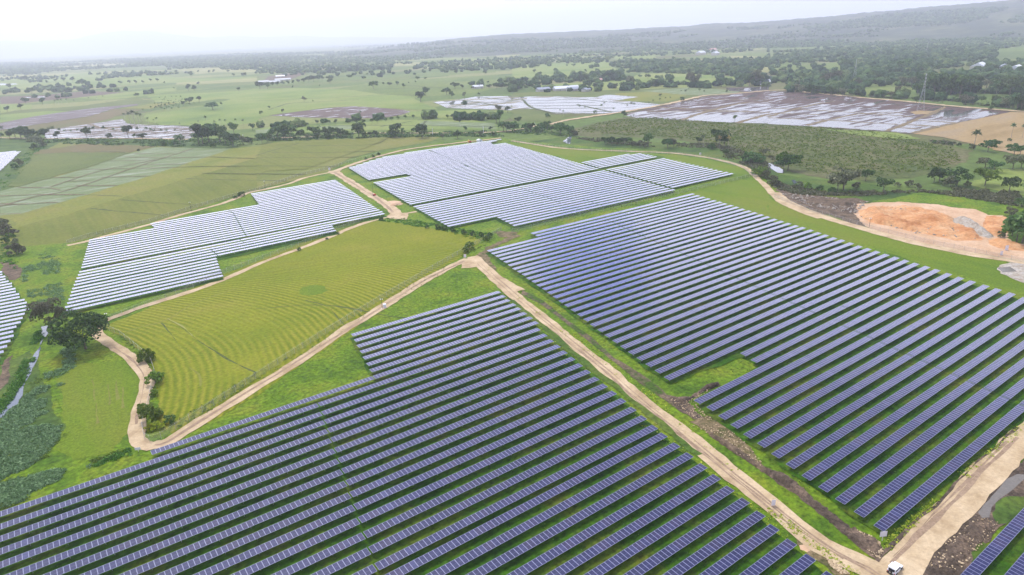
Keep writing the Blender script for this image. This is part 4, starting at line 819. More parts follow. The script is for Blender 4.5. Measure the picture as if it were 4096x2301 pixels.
T(Z00, [(860, 972, 32), (938, 968, 30), (1000, 962, 36), (1545, 972, 32), (1600, 968, 32), (1660, 960, 32), (1705, 962, 32), (1750, 967, 38), (1465, 1080, 50), (1510, 1075, 48), (1540, 1070, 52), (1570, 1070, 60), (1600, 1065, 56), (1640, 1055, 60), (1685, 1035, 50), (1385, 1090, 35), (540, 1020, 50), (570, 1015, 55), (600, 1010, 50), (650, 1005, 50), (720, 1000, 35), (1210, 1175, 75), (1260, 1190, 105), (1300, 1195, 118), (1340, 1195, 105), (1370, 1190, 90), (1435, 1200, 62), (1520, 1200, 62), (1490, 1195, 40), (1685, 880, 35)], 'in the far left pastures', 'palms of the far left pastures', 'p') if 0 else \
T(Z00, [(a, b_, c, 'pp') for a, b_, c in [(860, 972, 32), (938, 968, 30), (1000, 962, 36), (1545, 972, 32), (1600, 968, 32), (1660, 960, 32), (1705, 962, 32), (1750, 967, 38), (1465, 1080, 50), (1510, 1075, 48), (1540, 1070, 52), (1570, 1070, 60), (1600, 1065, 56), (1640, 1055, 60), (1685, 1035, 50), (1385, 1090, 35), (540, 1020, 50), (570, 1015, 55), (600, 1010, 50), (650, 1005, 50), (720, 1000, 35), (1210, 1175, 75), (1260, 1190, 105), (1300, 1195, 118), (1340, 1195, 105), (1370, 1190, 90), (1435, 1200, 62), (1520, 1200, 62), (1490, 1195, 40), (1685, 880, 35)]], 'in the far left pastures', 'palms of the far left pastures')
T(Z00, [(a, b_, c, 'pp') for a, b_, c in [(920, 1330, 100), (880, 1320, 82), (1020, 1330, 108), (1110, 1320, 78), (1210, 1330, 105), (1340, 1320, 88), (1430, 1330, 98), (1470, 1320, 78), (1500, 1325, 72), (1570, 1330, 78), (1620, 1330, 78), (1700, 1310, 62), (700, 1330, 72), (765, 1320, 72), (640, 1330, 75), (590, 1330, 85), (530, 1330, 105), (490, 1330, 95), (40, 1325, 100), (1995, 1210, 82), (2080, 1230, 62), (2130, 1215, 62), (2180, 1220, 62), (2280, 1210, 62), (2350, 1220, 62), (1920, 1210, 42), (1740, 1230, 42), (1855, 1235, 42)]], 'beside the flooded paddies at left', 'palms beside the left flooded paddies')
T(Z00, [(15, 1340, 60, 'bd'), (100, 1345, 75, 'bd'), (150, 1335, 95, 'bd'), (205, 1340, 118, 'wm'), (260, 1345, 90, 'wd'), (320, 1345, 90, 'bm'), (395, 1345, 92, 'wd'), (440, 1335, 80, 'bm'), (360, 1415, 105, 'wo'), (300, 1370, 70, 'wm'), (410, 1400, 60, 'bm'), (560, 1345, 70, 'bm'), (840, 1335, 100, 'bm'), (1060, 1340, 55, 'sm'), (1240, 1335, 110, 'bd'), (1380, 1350, 62, 'wd'), (1300, 1335, 42, 'bm'), (1740, 1392, 85, 'wm'), (1690, 1415, 70, 'sm', 1.2), (1580, 1412, 48, 'sm'), (1650, 1392, 40, 'sl'), (1190, 1402, 28, 'sm'), (1150, 1402, 22, 'sd'), (945, 1390, 28, 'sd'), (1040, 1402, 30, 'sd'), (1960, 1400, 185, 'bd'), (1920, 1395, 120, 'bm'), (2020, 1385, 170, 'wd'), (2060, 1430, 55, 'sm'), (2125, 1380, 150, 'bm'), (2180, 1400, 120, 'bm'), (2250, 1415, 130, 'wd'), (2260, 1300, 110, 'bm'), (2350, 1405, 90, 'bo'), (2400, 1390, 70, 'sd'), (2440, 1260, 62, 'bd'), (2030, 1260, 60, 'bd')], CANL, G1)
T(Z10, [(40, 862, 72, 'wd'), (115, 860, 58, 'bd'), (160, 835, 40), (210, 830, 40), (260, 828, 42), (310, 822, 40), (360, 815, 36), (410, 808, 40), (460, 805, 46), (510, 795, 58, 'wd'), (555, 790, 60, 'wd'), (600, 785, 52), (640, 780, 48), (700, 780, 40), (740, 770, 30), (715, 815, 52, 'bm'), (1135, 864, 75, 'wd', 1.1), (1230, 825, 27), (1290, 835, 40, 'wd'), (1365, 828, 42), (1425, 850, 40, 'bm'), (1560, 775, 36, 'wd'), (1635, 770, 24, 'wd'), (1540, 800, 20), (1475, 808, 15), (1680, 700, 30), (1880, 680, 38, 'wd'), (1935, 710, 36), (2210, 725, 42), (2240, 812, 30), (1640, 930, 82, 'bd'), (1590, 987, 95, 'bd'), (1840, 918, 68, 'wd', 1.2), (1890, 950, 60, 'bm'), (1920, 860, 62, 'wm'), (1990, 862, 42, 'bm'), (2150, 855, 32, 'wd'), (2090, 860, 25, 'wd'), (2320, 860, 58, 'wd'), (2420, 860, 52, 'wd'), (2250, 860, 45, 'wd'), (2370, 858, 45, 'wd'), (2460, 860, 60, 'wd'), (2018, 1050, 72, 'bd'), (2010, 945, 50, 'bo'), (2150, 925, 30), (800, 725, 18), (615, 835, 15), (550, 985, 15), (130, 1055, 28), (260, 1090, 35), (50, 1115, 42, 'bm'), (465, 985, 50, 'bo'), (355, 855, 25)], 'in the central far pastures', 'trees of the central far pastures', 'd')
T(Z10, [(500, 1215, 28), (590, 1200, 38), (645, 1205, 38), (710, 1200, 38), (770, 1200, 42), (900, 1195, 38), (970, 1195, 35), (1040, 1200, 45), (1120, 1195, 45), (1170, 1195, 48, 'bd'), (1250, 1180, 42), (1310, 1170, 38), (1370, 1160, 38), (1150, 1155, 38), (1440, 1150, 38), (1520, 1150, 38), (1850, 1150, 38), (1900, 1150, 48), (1950, 1150, 48), (2000, 1150, 52, 'wm'), (2060, 1155, 62, 'wm'), (2200, 1165, 62), (2320, 1190, 82, 'wm'), (2350, 1180, 105, 'bm'), (2340, 1090, 72, 'bo'), (2430, 1090, 60)], 'in the hedge beside the green paddies', 'hedge trees beside the green paddies')
T(Z10, [(150, 1330, 72), (215, 1350, 135, 'wm'), (270, 1345, 140, 'bm'), (330, 1340, 130, 'wm'), (290, 1352, 90, 'bd'), (430, 1340, 88, 'wm'), (500, 1358, 58, 'bo'), (570, 1330, 112, 'wm'), (600, 1345, 70, 'bm'), (680, 1335, 98, 'bm'), (750, 1320, 90, 'wd'), (820, 1330, 92, 'wd'), (690, 1345, 60, 'sm'), (880, 1330, 62, 'bm'), (995, 1330, 128, 'cm', 1.3), (1050, 1325, 45, 'sm'), (1100, 1325, 48), (1155, 1325, 58, 'bd'), (1345, 1330, 120, 'cm', 1.4), (1330, 1332, 55, 'sm'), (1415, 1282, 42), (1605, 1335, 122, 'cd', 1.3), (1520, 1287, 52), (1560, 1300, 62), (1800, 1345, 48, 'bo'), (1945, 1340, 78, 'wm'), (2020, 1270, 48), (2170, 1320, 52, 'wo'), (2290, 1320, 42), (2390, 1270, 92, 'wm'), (2420, 1275, 72), (2265, 1265, 42), (2460, 1280, 72, 'bd'), (60, 1388, 88, 'wd'), (110, 1375, 72, 'wm')], 'in the treeline behind the far panel block', 'trees of the central canal treeline')
T(Z10, [(1015, 1145, 68, 'po'), (1615, 1130, 62, 'pp'), (1700, 1150, 48, 'pp'), (1475, 1140, 38, 'pp'), (1970, 1230, 62, 'pp'), (400, 1240, 38, 'pg'), (2100, 1160, 60, 'po')] if 0 else [(1015, 1145, 68, 'pp'), (1615, 1130, 62, 'pp'), (1700, 1150, 48, 'pp'), (1475, 1140, 38, 'pp'), (1970, 1230, 62, 'pp'), (400, 1240, 38, 'pg')], 'around the brown pond in the middle distance', 'palms around the brown pond')
T(Z20, [(70, 865, 82, 'wd'), (30, 865, 82, 'wd'), (190, 860, 52), (520, 870, 50, 'wd'), (260, 755, 58, 'wd'), (220, 665, 50), (420, 700, 42, 'wd'), (215, 710, 36), (595, 650, 32, 'wd'), (530, 645, 22), (710, 705, 32), (820, 700, 38, 'wd'), (660, 795, 62), (720, 790, 65), (800, 785, 60), (880, 785, 60), (940, 780, 82), (1000, 775, 82), (1050, 770, 70), (600, 790, 42), (450, 800, 30), (1140, 835, 92, 'bo'), (1070, 862, 62, 'wd'), (1000, 860, 50), (740, 860, 62, 'wd'), (680, 860, 50, 'wd'), (800, 855, 48), (1235, 755, 32, 'wd'), (1310, 765, 45, 'wd'), (1055, 685, 36), (1230, 850, 42), (1370, 840, 78, 'wd'), (1430, 840, 60), (1520, 835, 98, 'bm'), (1720, 845, 132, 'bo', .8), (1780, 840, 112, 'bo', .8), (1830, 845, 58, 'wd'), (2020, 840, 82, 'wd', 1.2), (2290, 830, 122, 'bm'), (2350, 830, 135, 'bo'), (2390, 825, 90, 'bd'), (2195, 835, 60, 'bm'), (1930, 755, 52, 'bm'), (1430, 935, 30, 'wd'), (1640, 975, 40, 'sm')], 'in the right-centre far pastures', 'trees of the right-centre far pastures', 'd')
T(Z20, [(a, b_, c, 'pp') for a, b_, c in [(655, 1080, 62), (705, 1080, 48), (890, 1050, 58), (860, 1085, 72), (980, 1090, 48), (1110, 1065, 52), (1150, 1062, 72), (1175, 1060, 62), (1320, 1035, 48), (1360, 1020, 52), (1425, 1015, 62), (1480, 985, 42), (1525, 985, 46), (1670, 945, 72), (1630, 915, 42), (1700, 900, 42), (1805, 930, 72), (1850, 930, 52), (465, 1110, 52), (495, 1130, 60)]], 'beside the bright flooded paddies at centre', 'palms beside the central flooded paddies')
T(Z20, [(1080, 1137, 60, 'bm'), (800, 1097, 32, 'sm'), (2150, 1165, 48, 'bl'), (345, 1137, 45, 'sm'), (20, 1272, 92, 'wm'), (60, 1195, 62, 'wd'), (140, 1272, 82, 'wm'), (180, 1277, 82), (240, 1282, 62), (290, 1272, 82, 'wm'), (340, 1272, 92, 'bm'), (380, 1282, 62), (440, 1275, 88, 'wm'), (470, 1312, 112, 'bm'), (530, 1272, 62, 'wd'), (600, 1302, 52, 'sm'), (2070, 890, 20, 'sd')], 'in the thicket where the lane bends', 'trees of the lane thicket')
T(Z20, [(900, 1402, 78, 'wd'), (960, 1405, 82, 'wd'), (1020, 1405, 72, 'wd'), (1080, 1400, 72, 'wd'), (1130, 1392, 62, 'wm'), (1170, 1420, 60, 'so'), (1230, 1422, 68, 'so'), (1310, 1412, 112, 'bm'), (1290, 1432, 60, 'so'), (1500, 1427, 85, 'wd'), (1560, 1420, 72, 'bo'), (1800, 1387, 62, 'wd'), (2000, 1420, 172, 'wm'), (2045, 1428, 120, 'bd'), (1920, 1440, 60, 'sm')], 'along the stream below the plantation', 'trees along the stream below the plantation')
T(Z20, [(1840, 1428, 118, 'pp'), (2000, 1442, 118, 'pg'), (2085, 1442, 118, 'pg')], 'along the stream below the plantation', 'palms along the stream below the plantation')
T(Z30, [(270, 892, 82, 'wo'), (340, 905, 82, 'wo'), (420, 912, 92, 'wd', 1.1), (480, 908, 78, 'wd'), (610, 912, 85, 'wm'), (720, 932, 75, 'wo'), (790, 937, 72, 'wm'), (860, 932, 62), (910, 942, 42, 'sd'), (1000, 938, 52), (1120, 947, 62, 'wd'), (1180, 952, 62, 'wo'), (980, 832, 62, 'wd'), (1040, 834, 62, 'wd'), (1190, 827, 62, 'wd'), (1290, 842, 92, 'bo'), (1380, 842, 92, 'bo'), (1440, 912, 102, 'wm'), (1450, 822, 112, 'bd'), (1600, 917, 195, 'wm'), (1650, 912, 155, 'bm'), (1760, 922, 175, 'wm', 1.1), (1850, 927, 205, 'wm', 1.1), (1950, 902, 155, 'wd'), (1720, 922, 135, 'bd'), (2000, 892, 102, 'wd'), (2100, 872, 102, 'wo'), (2230, 862, 132, 'wm'), (2330, 922, 165, 'wm'), (2440, 902, 155, 'wd'), (2180, 902, 102, 'bd'), (2400, 1062, 125, 'wd'), (2350, 1052, 102, 'bd'), (2290, 1042, 102, 'wo'), (2200, 1012, 82, 'wm'), (1900, 1012, 92, 'wn'), (2060, 992, 62, 'wm'), (1430, 1002, 72, 'wm'), (1520, 962, 62, 'so'), (2440, 1072, 135, 'bd'), (2150, 1060, 40, 'sm'), (1240, 935, 90, 'bo', .7), (560, 800, 95, 'wo'), (650, 790, 105, 'wo'), (860, 850, 90, 'bn', .8), (1060, 800, 80, 'bm'), (2120, 690, 80, 'wm'), (2020, 660, 62, 'wd'), (2330, 690, 90, 'wd'), (2190, 690, 62, 'wd'), (2420, 620, 60, 'wm'), (1640, 690, 60, 'wd'), (1480, 690, 70, 'wm'), (1300, 690, 110, 'wm'), (740, 660, 90, 'wm')], 'in the wood behind the flooded fields', 'trees of the wood behind the flooded fields')
T(Z30, [(a, b_, c, 'pp') for a, b_, c in [(300, 832, 115), (335, 832, 115), (550, 802, 105), (600, 802, 112), (640, 792, 112), (850, 852, 92), (900, 852, 92), (1130, 822, 85), (1550, 905, 100), (2090, 905, 90), (2190, 960, 100)]], 'in the wood behind the flooded fields', 'palms of the wood behind the flooded fields')
T(Z31, [(1985, 240, 178, 'pp', 1.3), (2345, 130, 130, 'pp'), (2450, 130, 130, 'pp')], 'beside the tan field at right', 'palms beside the tan field')
T(Z31, [(2120, 262, 112, 'wd'), (2190, 217, 72, 'wd'), (2330, 160, 32, 'sm'), (1960, 240, 60, 'so'), (1600, 180, 36, 'sm'), (1680, 190, 36, 'sm'), (1760, 200, 38, 'sm'), (1840, 208, 38, 'sd'), (2370, 300, 112, 'wm'), (2430, 295, 100, 'wm'), (2090, 422, 105, 'wo', 1.3), (2180, 462, 110, 'wm', 1.1), (2360, 430, 135, 'wo', 1.2), (2440, 420, 120, 'wd'), (1650, 552, 145, 'wd'), (1600, 560, 110, 'wd'), (1820, 592, 178, 'wm'), (1760, 600, 110, 'so'), (1700, 590, 70, 'sm'), (2090, 592, 175, 'wl', 1.1), (2325, 642, 140, 'wm'), (1920, 600, 60, 'so'), (940, 547, 122, 'wm', .9), (1110, 652, 135, 'wm'), (725, 642, 225, 'wo', 1.15), (670, 642, 150, 'wo'), (190, 447, 172, 'wu'), (150, 442, 142, 'wd'), (60, 592, 105, 'so'), (500, 642, 62, 'sm'), (610, 662, 62, 'sd'), (1440, 622, 62, 'so'), (1360, 602, 72, 'so'), (1250, 600, 50, 'so'), (850, 620, 70, 'so'), (380, 620, 70, 'sl'), (300, 600, 60, 'so')], 'in the scrub behind the orange earth', 'trees of the scrub behind the orange earth')
T(Z31, [(2395, 1135, 200, 'wu'), (2450, 1150, 300, 'wm'), (2350, 1080, 190, 'wu'), (2240, 1090, 70, 'so'), (2330, 880, 90, 'so'), (2440, 800, 90, 'wm'), (2390, 720, 60, 'so')], 'at the right edge beside the orange earth', 'bushes at the right edge')
T(Z21, [(1500, 232, 88, 'wd'), (2060, 302, 62, 'wm'), (2110, 312, 62, 'so'), (2300, 372, 115, 'sm', 1.2), (2250, 362, 75, 'sm'), (2390, 380, 90, 'sm'), (2430, 302, 75, 'wo'), (2390, 502, 100, 'sl'), (2440, 522, 85, 'so'), (2340, 482, 62, 'sl'), (1930, 242, 62, 'sm'), (560, 100, 82, 'bm'), (600, 112, 62, 'so')], 'beside the pond by the curved track', 'bushes beside the pond by the curved track')
T(Z01, [(1340, 257, 27, 'sd'), (2330, 692, 48, 'sm', 1.4), (2270, 712, 30, 'sm', 1.3), (190, 402, 82, 'so'), (150, 430, 62, 'sd'), (90, 1080, 130, 'sn'), (30, 1000, 100, 'so'), (20, 960, 62, 'so'), (150, 1150, 60, 'so'), (170, 1260, 125, 'sn', 1.1), (60, 1150, 70, 'sm'), (420, 215, 62, 'so'), (330, 240, 62, 'sm')], 'on the left bank below the upper fields', 'bushes on the left bank')
T(Z11, [(1185, 300, 36, 'sm'), (1130, 318, 34, 'sm'), (1060, 340, 30, 'sm'), (1210, 925, 36, 'sd'), (1760, 1010, 55, 'sm'), (1820, 1020, 48, 'sm'), (1900, 1035, 45, 'sd'), (2010, 1060, 50, 'sm'), (2090, 1070, 45, 'sd'), (2170, 1080, 50, 'sm'), (2250, 1090, 55, 'sm'), (2220, 1120, 50, 'sl'), (2060, 1205, 80, 'sl', 1.2), (2020, 1240, 60, 'sl'), (1650, 1000, 40, 'sm'), (790, 1060, 30, 'sm'), (420, 1220, 40, 'sm'), (685, 1110, 25, 'sd')], 'along the upper edge of the crop field', 'bushes along the upper edge of the crop field')
T(Z02, [(1410, 845, 140, 'sl', .85), (1470, 830, 90, 'sl'), (1505, 1060, 140, 'sl', 1.0), (1540, 1010, 80, 'sm'), (1490, 1175, 75, 'sl'), (1470, 1425, 190, 'sl', .9), (1400, 1330, 100, 'sl'), (1520, 1380, 100, 'sl'), (1640, 1440, 95, 'sm'), (1510, 1500, 90, 'sy'), (1450, 1510, 75, 'sy'), (1580, 1480, 50, 'sy')], 'between the curved track and the crop field', 'bushes between the curved track and the crop field')
for e_ in ((Z02, (505, 540, 290, 'yn', .85), 'broad brownish feathery tree at the creek, left of the dark leaning tree'), (Z02, (835, 735, 345, 'xd', 1.12), 'large dark green leaning tree with pale trunk beside the curved track')):
    q = e_[0](e_[1]); TREES.append([q[0], q[1], e_[1][2]/ZS, e_[1][3], e_[1][4], None, e_[2]])
KN = {'p': 'palm_tree', 'b': 'broadleaf_tree', 'w': 'broadleaf_tree', 'c': 'broadleaf_tree', 's': 'bush', 'x': 'broadleaf_tree', 'y': 'broadleaf_tree'}
CN = {'d': 'dark green', 'm': 'mid green', 'l': 'light green', 'o': 'olive green', 'n': 'brownish', 'p': 'green', 'g': 'yellowish', 'u': 'lush green', 'y': 'yellow-flowered'}
cnt = {}
TREES.sort(key=lambda t: t[0])
for t in TREES:
    k = (t[5], KN[t[3][0]], t[3][1]); cnt.setdefault(k, []).append(t)
def tree_obj(kind, lm, var, loc, h, w, rz, label, cat, group):
    cm, tm = proto(kind, var, lm); r = empty(KN[kind], loc, rz, label, cat, group); r.scale = (w, w, h)
    for nm, me in (('crown', cm), ('trunk', tm)):
        o = bpy.data.objects.new(nm, me); C.objects.link(o); o.parent = r
    return r
CATS = {'palm_tree': 'palm', 'broadleaf_tree': 'tree', 'bush': 'bush'}
for idx, t in enumerate(TREES):
    x, y, hp, code, wf, place, grp = t; P = g((x, y)); dz = px(P)[2]; h = hp*dz/FPX/.93; kn = KN[code[0]]; rr = random.Random(idx)
    if code[0] in 'wsb' : h *= .98
    if place is None: lab, grp = grp, None
    else:
        L = cnt[(place, kn, code[1])]; n = next(i for i, a in enumerate(L) if a is t); wd_ = {'palm_tree': 'palm', 'broadleaf_tree': 'tree', 'bush': 'bush'}[kn]
        lab = ('only %s %s %s' % (CN[code[1]], wd_, place)) if len(L) == 1 else '%s %s %s from the left %s' % (ordn(n+1), CN[code[1]], wd_, place)
    P = P+np.array([P[0], P[1], 0])/np.hypot(P[0], P[1])*h*wf*.12
    o = tree_obj(code[0], code[1], rr.randrange(len(PROTO[code[0]])), (P[0], P[1], 0), h*(1.08 if code[0] != 'p' else 1.0), h*wf*rr.uniform(.92, 1.1)*(.8 if code[0] == 'p' else 1), rr.uniform(0, 6.28), lab, CATS[kn], grp)
print('TREES', len(TREES), {k: sum(1 for t in TREES if KN[t[3][0]] == k) for k in set(KN.values())})

# ------------------------------------------------------------------ woodland that reads as one mass
def inpoly(X, Y, poly):
    c = np.zeros(len(X), bool); n = len(poly)
    for i in range(n):
        x1, y1 = poly[i]; x2, y2 = poly[(i+1) % n]
        if y1 == y2: continue
        m_ = ((Y < y1) != (Y < y2)) & (X < (x2-x1)*(Y-y1)/(y2-y1)+x1); c ^= m_
    return c
FOREST = [(Z00, [(-60, 612), (600, 604), (1200, 575), (2480, 515), (2480, 640), (2120, 650), (1700, 672), (1200, 692), (900, 692), (600, 692), (300, 716), (-60, 722)], .75),
 (Z00, [(0, 860), (1300, 840), (2480, 800), (2480, 1000), (1500, 960), (0, 940)], .10), (Z10, [(0, 860), (1500, 850), (2480, 900), (2480, 1000), (1400, 940), (0, 1000)], .06), (Z00, [(900, 775), (1090, 720), (1400, 700), (1850, 690), (1860, 742), (1500, 757), (1100, 777), (900, 787)], 1.0), (Z00, [(2120, 652), (2480, 640), (2480, 682), (2130, 674)], .9),
 (Z00, [(0, 640), (640, 630), (640, 690), (0, 715)], .5), (Z00, [(1180, 600), (2480, 540), (2480, 630), (1250, 680)], .7), (Z00, [(150, 745), (700, 745), (850, 730), (1200, 712), (1000, 745), (500, 780), (150, 780)], .25),
 (Z10, [(-10, 520), (500, 510), (1200, 500), (1700, 455), (2480, 430), (2480, 480), (2300, 510), (1900, 548), (1600, 580), (1330, 605), (1330, 650), (1100, 672), (900, 692), (600, 692), (500, 702), (-10, 712)], .85),
 (Z10, [(1530, 650), (1640, 605), (1900, 592), (2100, 585), (2480, 560), (2480, 702), (2300, 692), (2170, 672), (1850, 682), (1800, 662), (1530, 675)], .55), (Z10, [(400, 458), (1000, 432), (2480, 392), (2480, 430), (1700, 442), (1200, 472)], .4),
 (Z20, [(-10, 460), (1000, 425), (1500, 430), (2480, 420), (2480, 590), (1500, 602), (1000, 565), (900, 590), (-10, 622)], .72), (Z20, [(940, 605), (1500, 575), (2100, 565), (2300, 585), (2480, 600), (2480, 640), (2250, 742), (1900, 712), (1700, 722), (1400, 702), (1250, 702), (1060, 655), (950, 642)], .85),
 (Z20, [(-10, 385), (900, 335), (1700, 300), (2480, 255), (2480, 420), (-10, 460)], .5), (Z20, [(640, 742), (1050, 700), (1080, 770), (660, 792)], .9), (Z20, [(0, 640), (200, 640), (200, 720), (0, 730)], .5), (Z20, [(200, 760), (640, 745), (640, 800), (280, 800)], .5), (Z20, [(0, 770), (200, 800), (200, 865), (0, 865)], .6),
 (Z30, [(-10, 400), (1000, 420), (1500, 372), (2480, 380), (2480, 440), (2200, 482), (2190, 560), (1880, 592), (1850, 642), (1400, 702), (1200, 702), (1000, 762), (760, 722), (760, 652), (680, 582), (300, 572), (160, 602), (-10, 642)], .95),
 (Z30, [(200, 785), (550, 685), (760, 722), (1000, 762), (1200, 722), (1400, 732), (1700, 722), (2000, 682), (2480, 692), (2480, 920), (2050, 902), (1550, 922), (1400, 902), (1400, 852), (950, 832), (900, 882), (500, 902), (200, 862)], .75), (Z30, [(1970, 612), (2480, 575), (2480, 692), (2200, 682), (2100, 642)], .7),
 (Z30, [(-10, 290), (600, 190), (1200, 140), (1900, 95), (2480, 62), (2480, 390), (1500, 372), (1000, 420), (-10, 400)], .45), (Z30, [(2200, 985), (2480, 960), (2480, 1060), (2250, 1040)], .7)]
hm = bpy.data.objects  # hill heights come from the hill surface itself
dg = bpy.context.evaluated_depsgraph_get(); hill_objs = [o for o in C.objects if o.name.startswith('hill')]
near_hill = hill_objs[-1]
def hitz(q):
    """distance along the sight line to hill or ground"""
    d = Vector(F+R_*((q[0]-PW/2)/FPX)-U_*((q[1]-PH/2)/FPX)).normalized(); ok, loc, *_ = near_hill.ray_cast(Vector((0, 0, CAMH)), d)
    if ok: return loc
    if d.z > -.003: return None
    t = -CAMH/d.z; return Vector((d.x*t, d.y*t, 0))
ICO = []
for sub, (fa_,) in ((1, (1,)),):
    pass
import bmesh
def ico(sub):
    b_ = bmesh.new(); bmesh.ops.create_icosphere(b_, subdivisions=sub, radius=1); v = np.array([x.co[:] for x in b_.verts]); f = np.array([[q.index for q in p.verts] for p in b_.faces]); b_.free(); return v, f
def wood(name, polys, label, mat_rule, seed):
    r = np.random.default_rng(seed); groups = {}
    for tf, poly, dens in polys:
        pl = [tf(p) for p in poly]; xs = [p[0] for p in pl]; ys = [p[1] for p in pl]; A = (max(xs)-min(xs))*(max(ys)-min(ys)); n = int(A*.2)
        X = r.uniform(min(xs), max(xs), n); Y = r.uniform(min(ys), max(ys), n); k = inpoly(X, Y, pl); X = X[k]; Y = Y[k]
        for x, y in zip(X, Y):
            L = hitz((x, y))
            if L is None: continue
            d = L.length
            if d > 11000: continue
            w = FPX*11/d; ih = FPX*11/d*(CAMH/d); p = min(1.0/(w*ih*.9), 4.5/(w*w))/.2*dens
            if nse(L.x*.004+1, 1)+nse(L.y*.005, 2) < .9*(dens*-1.5+.72): continue
            if r.uniform() > p: continue
            groups.setdefault(2 if d < 2600 else 1, []).append((L.x, L.y, L.z, r.uniform(4.2, 7.8)*(1 if d < 4500 else 1.4), r.uniform(.7, 1.25)))
    Vs = []; Fs = []; n0 = 0; tot = 0
    for sub, pts in groups.items():
        v, f = ico(sub if sub == 1 else 2)
        for x, y, z, rad, s in pts:
            nv = len(v); jit = 1+.20*np.sin(v[:, 0]*5+x)+.16*np.sin(v[:, 1]*6+y)+r.normal(0, .13, nv)
            P = v*jit[:, None]*[rad, rad, rad*.8*s]+[x, y, z+rad*.62*s]; Vs.append(P); Fs.append(f+n0); n0 += nv; tot += 1
    o = link(name, npmesh(name, np.concatenate(Vs), np.concatenate(Fs)), M[mat_rule]); print('WOOD', name, tot)
    return tag(o, label, 'woodland', kind='stuff')
def tree_belts(polys):
    """thin belts of trees along far field edges, as narrow forest strips"""
    o_ = []
    for tf, line, wid, dens in polys:
        for (x0, y0), (x1, y1) in zip(line, line[1:]): o_.append((tf, [(x0, y0-wid), (x1, y1-wid), (x1, y1+wid), (x0, y0+wid)], dens))
    return o_
BELTS = tree_belts([(Z00, [(0, 745), (500, 700), (900, 720), (1300, 700)], 5, .5), (Z00, [(1880, 745), (2480, 760)], 4, .35), (Z00, [(300, 880), (1000, 850), (1800, 800)], 3, .25), (Z00, [(1400, 915), (1800, 885), (2480, 850)], 9, .5), (Z00, [(1420, 1010), (1760, 1000), (2100, 965)], 6, .45), (Z00, [(0, 1065), (300, 1030), (700, 1000)], 8, .35), (Z00, [(2000, 720), (2480, 700)], 4, .5),
 (Z10, [(0, 690), (700, 700), (1300, 665)], 9, .7), (Z10, [(400, 620), (1000, 590), (1500, 620)], 8, .6), (Z10, [(1500, 660), (2480, 690)], 8, .5), (Z10, [(1300, 780), (2480, 750)], 6, .25), (Z10, [(1500, 920), (2480, 905)], 5, .2), (Z10, [(0, 975), (700, 945)], 4, .2), (Z10, [(600, 1190), (1350, 1150)], 10, .6), (Z10, [(1500, 1145), (2480, 1150)], 14, .5), (Z10, [(1650, 985), (1950, 1060)], 10, .5), (Z10, [(0, 1235), (550, 1215)], 8, .6),
 (Z20, [(0, 700), (500, 690), (950, 640)], 8, .5), (Z20, [(0, 800), (300, 810), (650, 790)], 14, .7), (Z20, [(640, 800), (1150, 770)], 12, .7), (Z20, [(900, 850), (1600, 830), (2250, 830)], 12, .6), (Z20, [(1050, 690), (1700, 690), (2250, 735)], 12, .7), (Z20, [(0, 890), (800, 880), (1300, 870)], 6, .5), (Z20, [(600, 610), (1500, 600)], 10, .6), (Z20, [(0, 630), (900, 590)], 10, .7), (Z20, [(2250, 760), (2400, 830)], 30, .8),
 (Z30, [(200, 880), (1200, 940), (2300, 1030)], 14, .8), (Z30, [(900, 800), (1700, 740)], 16, .8), (Z30, [(1550, 940), (2480, 960)], 12, .6), (Z30, [(0, 610), (700, 590)], 10, .7), (Z30, [(1900, 600), (2480, 560)], 12, .6), (Z30, [(0, 720), (300, 740), (520, 700)], 14, .7)])
FOREST += BELTS
FOREST += [(Z00, [(0, 740), (2480, 720), (2480, 900), (0, 900)], .2), (Z10, [(0, 700), (2480, 690), (2480, 900), (0, 900)], .24), (Z10, [(400, 1080), (1500, 900), (2480, 870), (2480, 930), (1500, 1000)], .02), (Z20, [(0, 640), (2480, 640), (2480, 860), (0, 880)], .2), (Z30, [(0, 600), (2480, 560), (2480, 960), (0, 900)], .15)]
def woodmat():
    m, nt, b, o = newmat('woodland')
    gn = N(nt, 'ShaderNodeNewGeometry'); c1 = ramp(nt, gn.outputs['Random Per Island'], [(0, (.022, .055, .020)), (.45, (.048, .100, .032)), (.8, (.085, .145, .046)), (1, (.15, .20, .065))])
    c2 = ramp(nt, noise(nt, .5, 4, .8), [(.35, (.45,)*3), (.65, (1.5,)*3)])
    nt.links.new(mixc(nt, 1, c1, c2, 'MULTIPLY'), b.inputs['Base Color']); b.inputs['Roughness'].default_value = 1; b.inputs['Specular IOR Level'].default_value = .1
    bump(nt, b, noise(nt, .8, 4, .8), 1, 1.5); return m
M['woodland'] = woodmat()
wood('distant_woodland', FOREST, 'hazy bluish woodland spreading across the plain to the hills', 'woodland', 5)
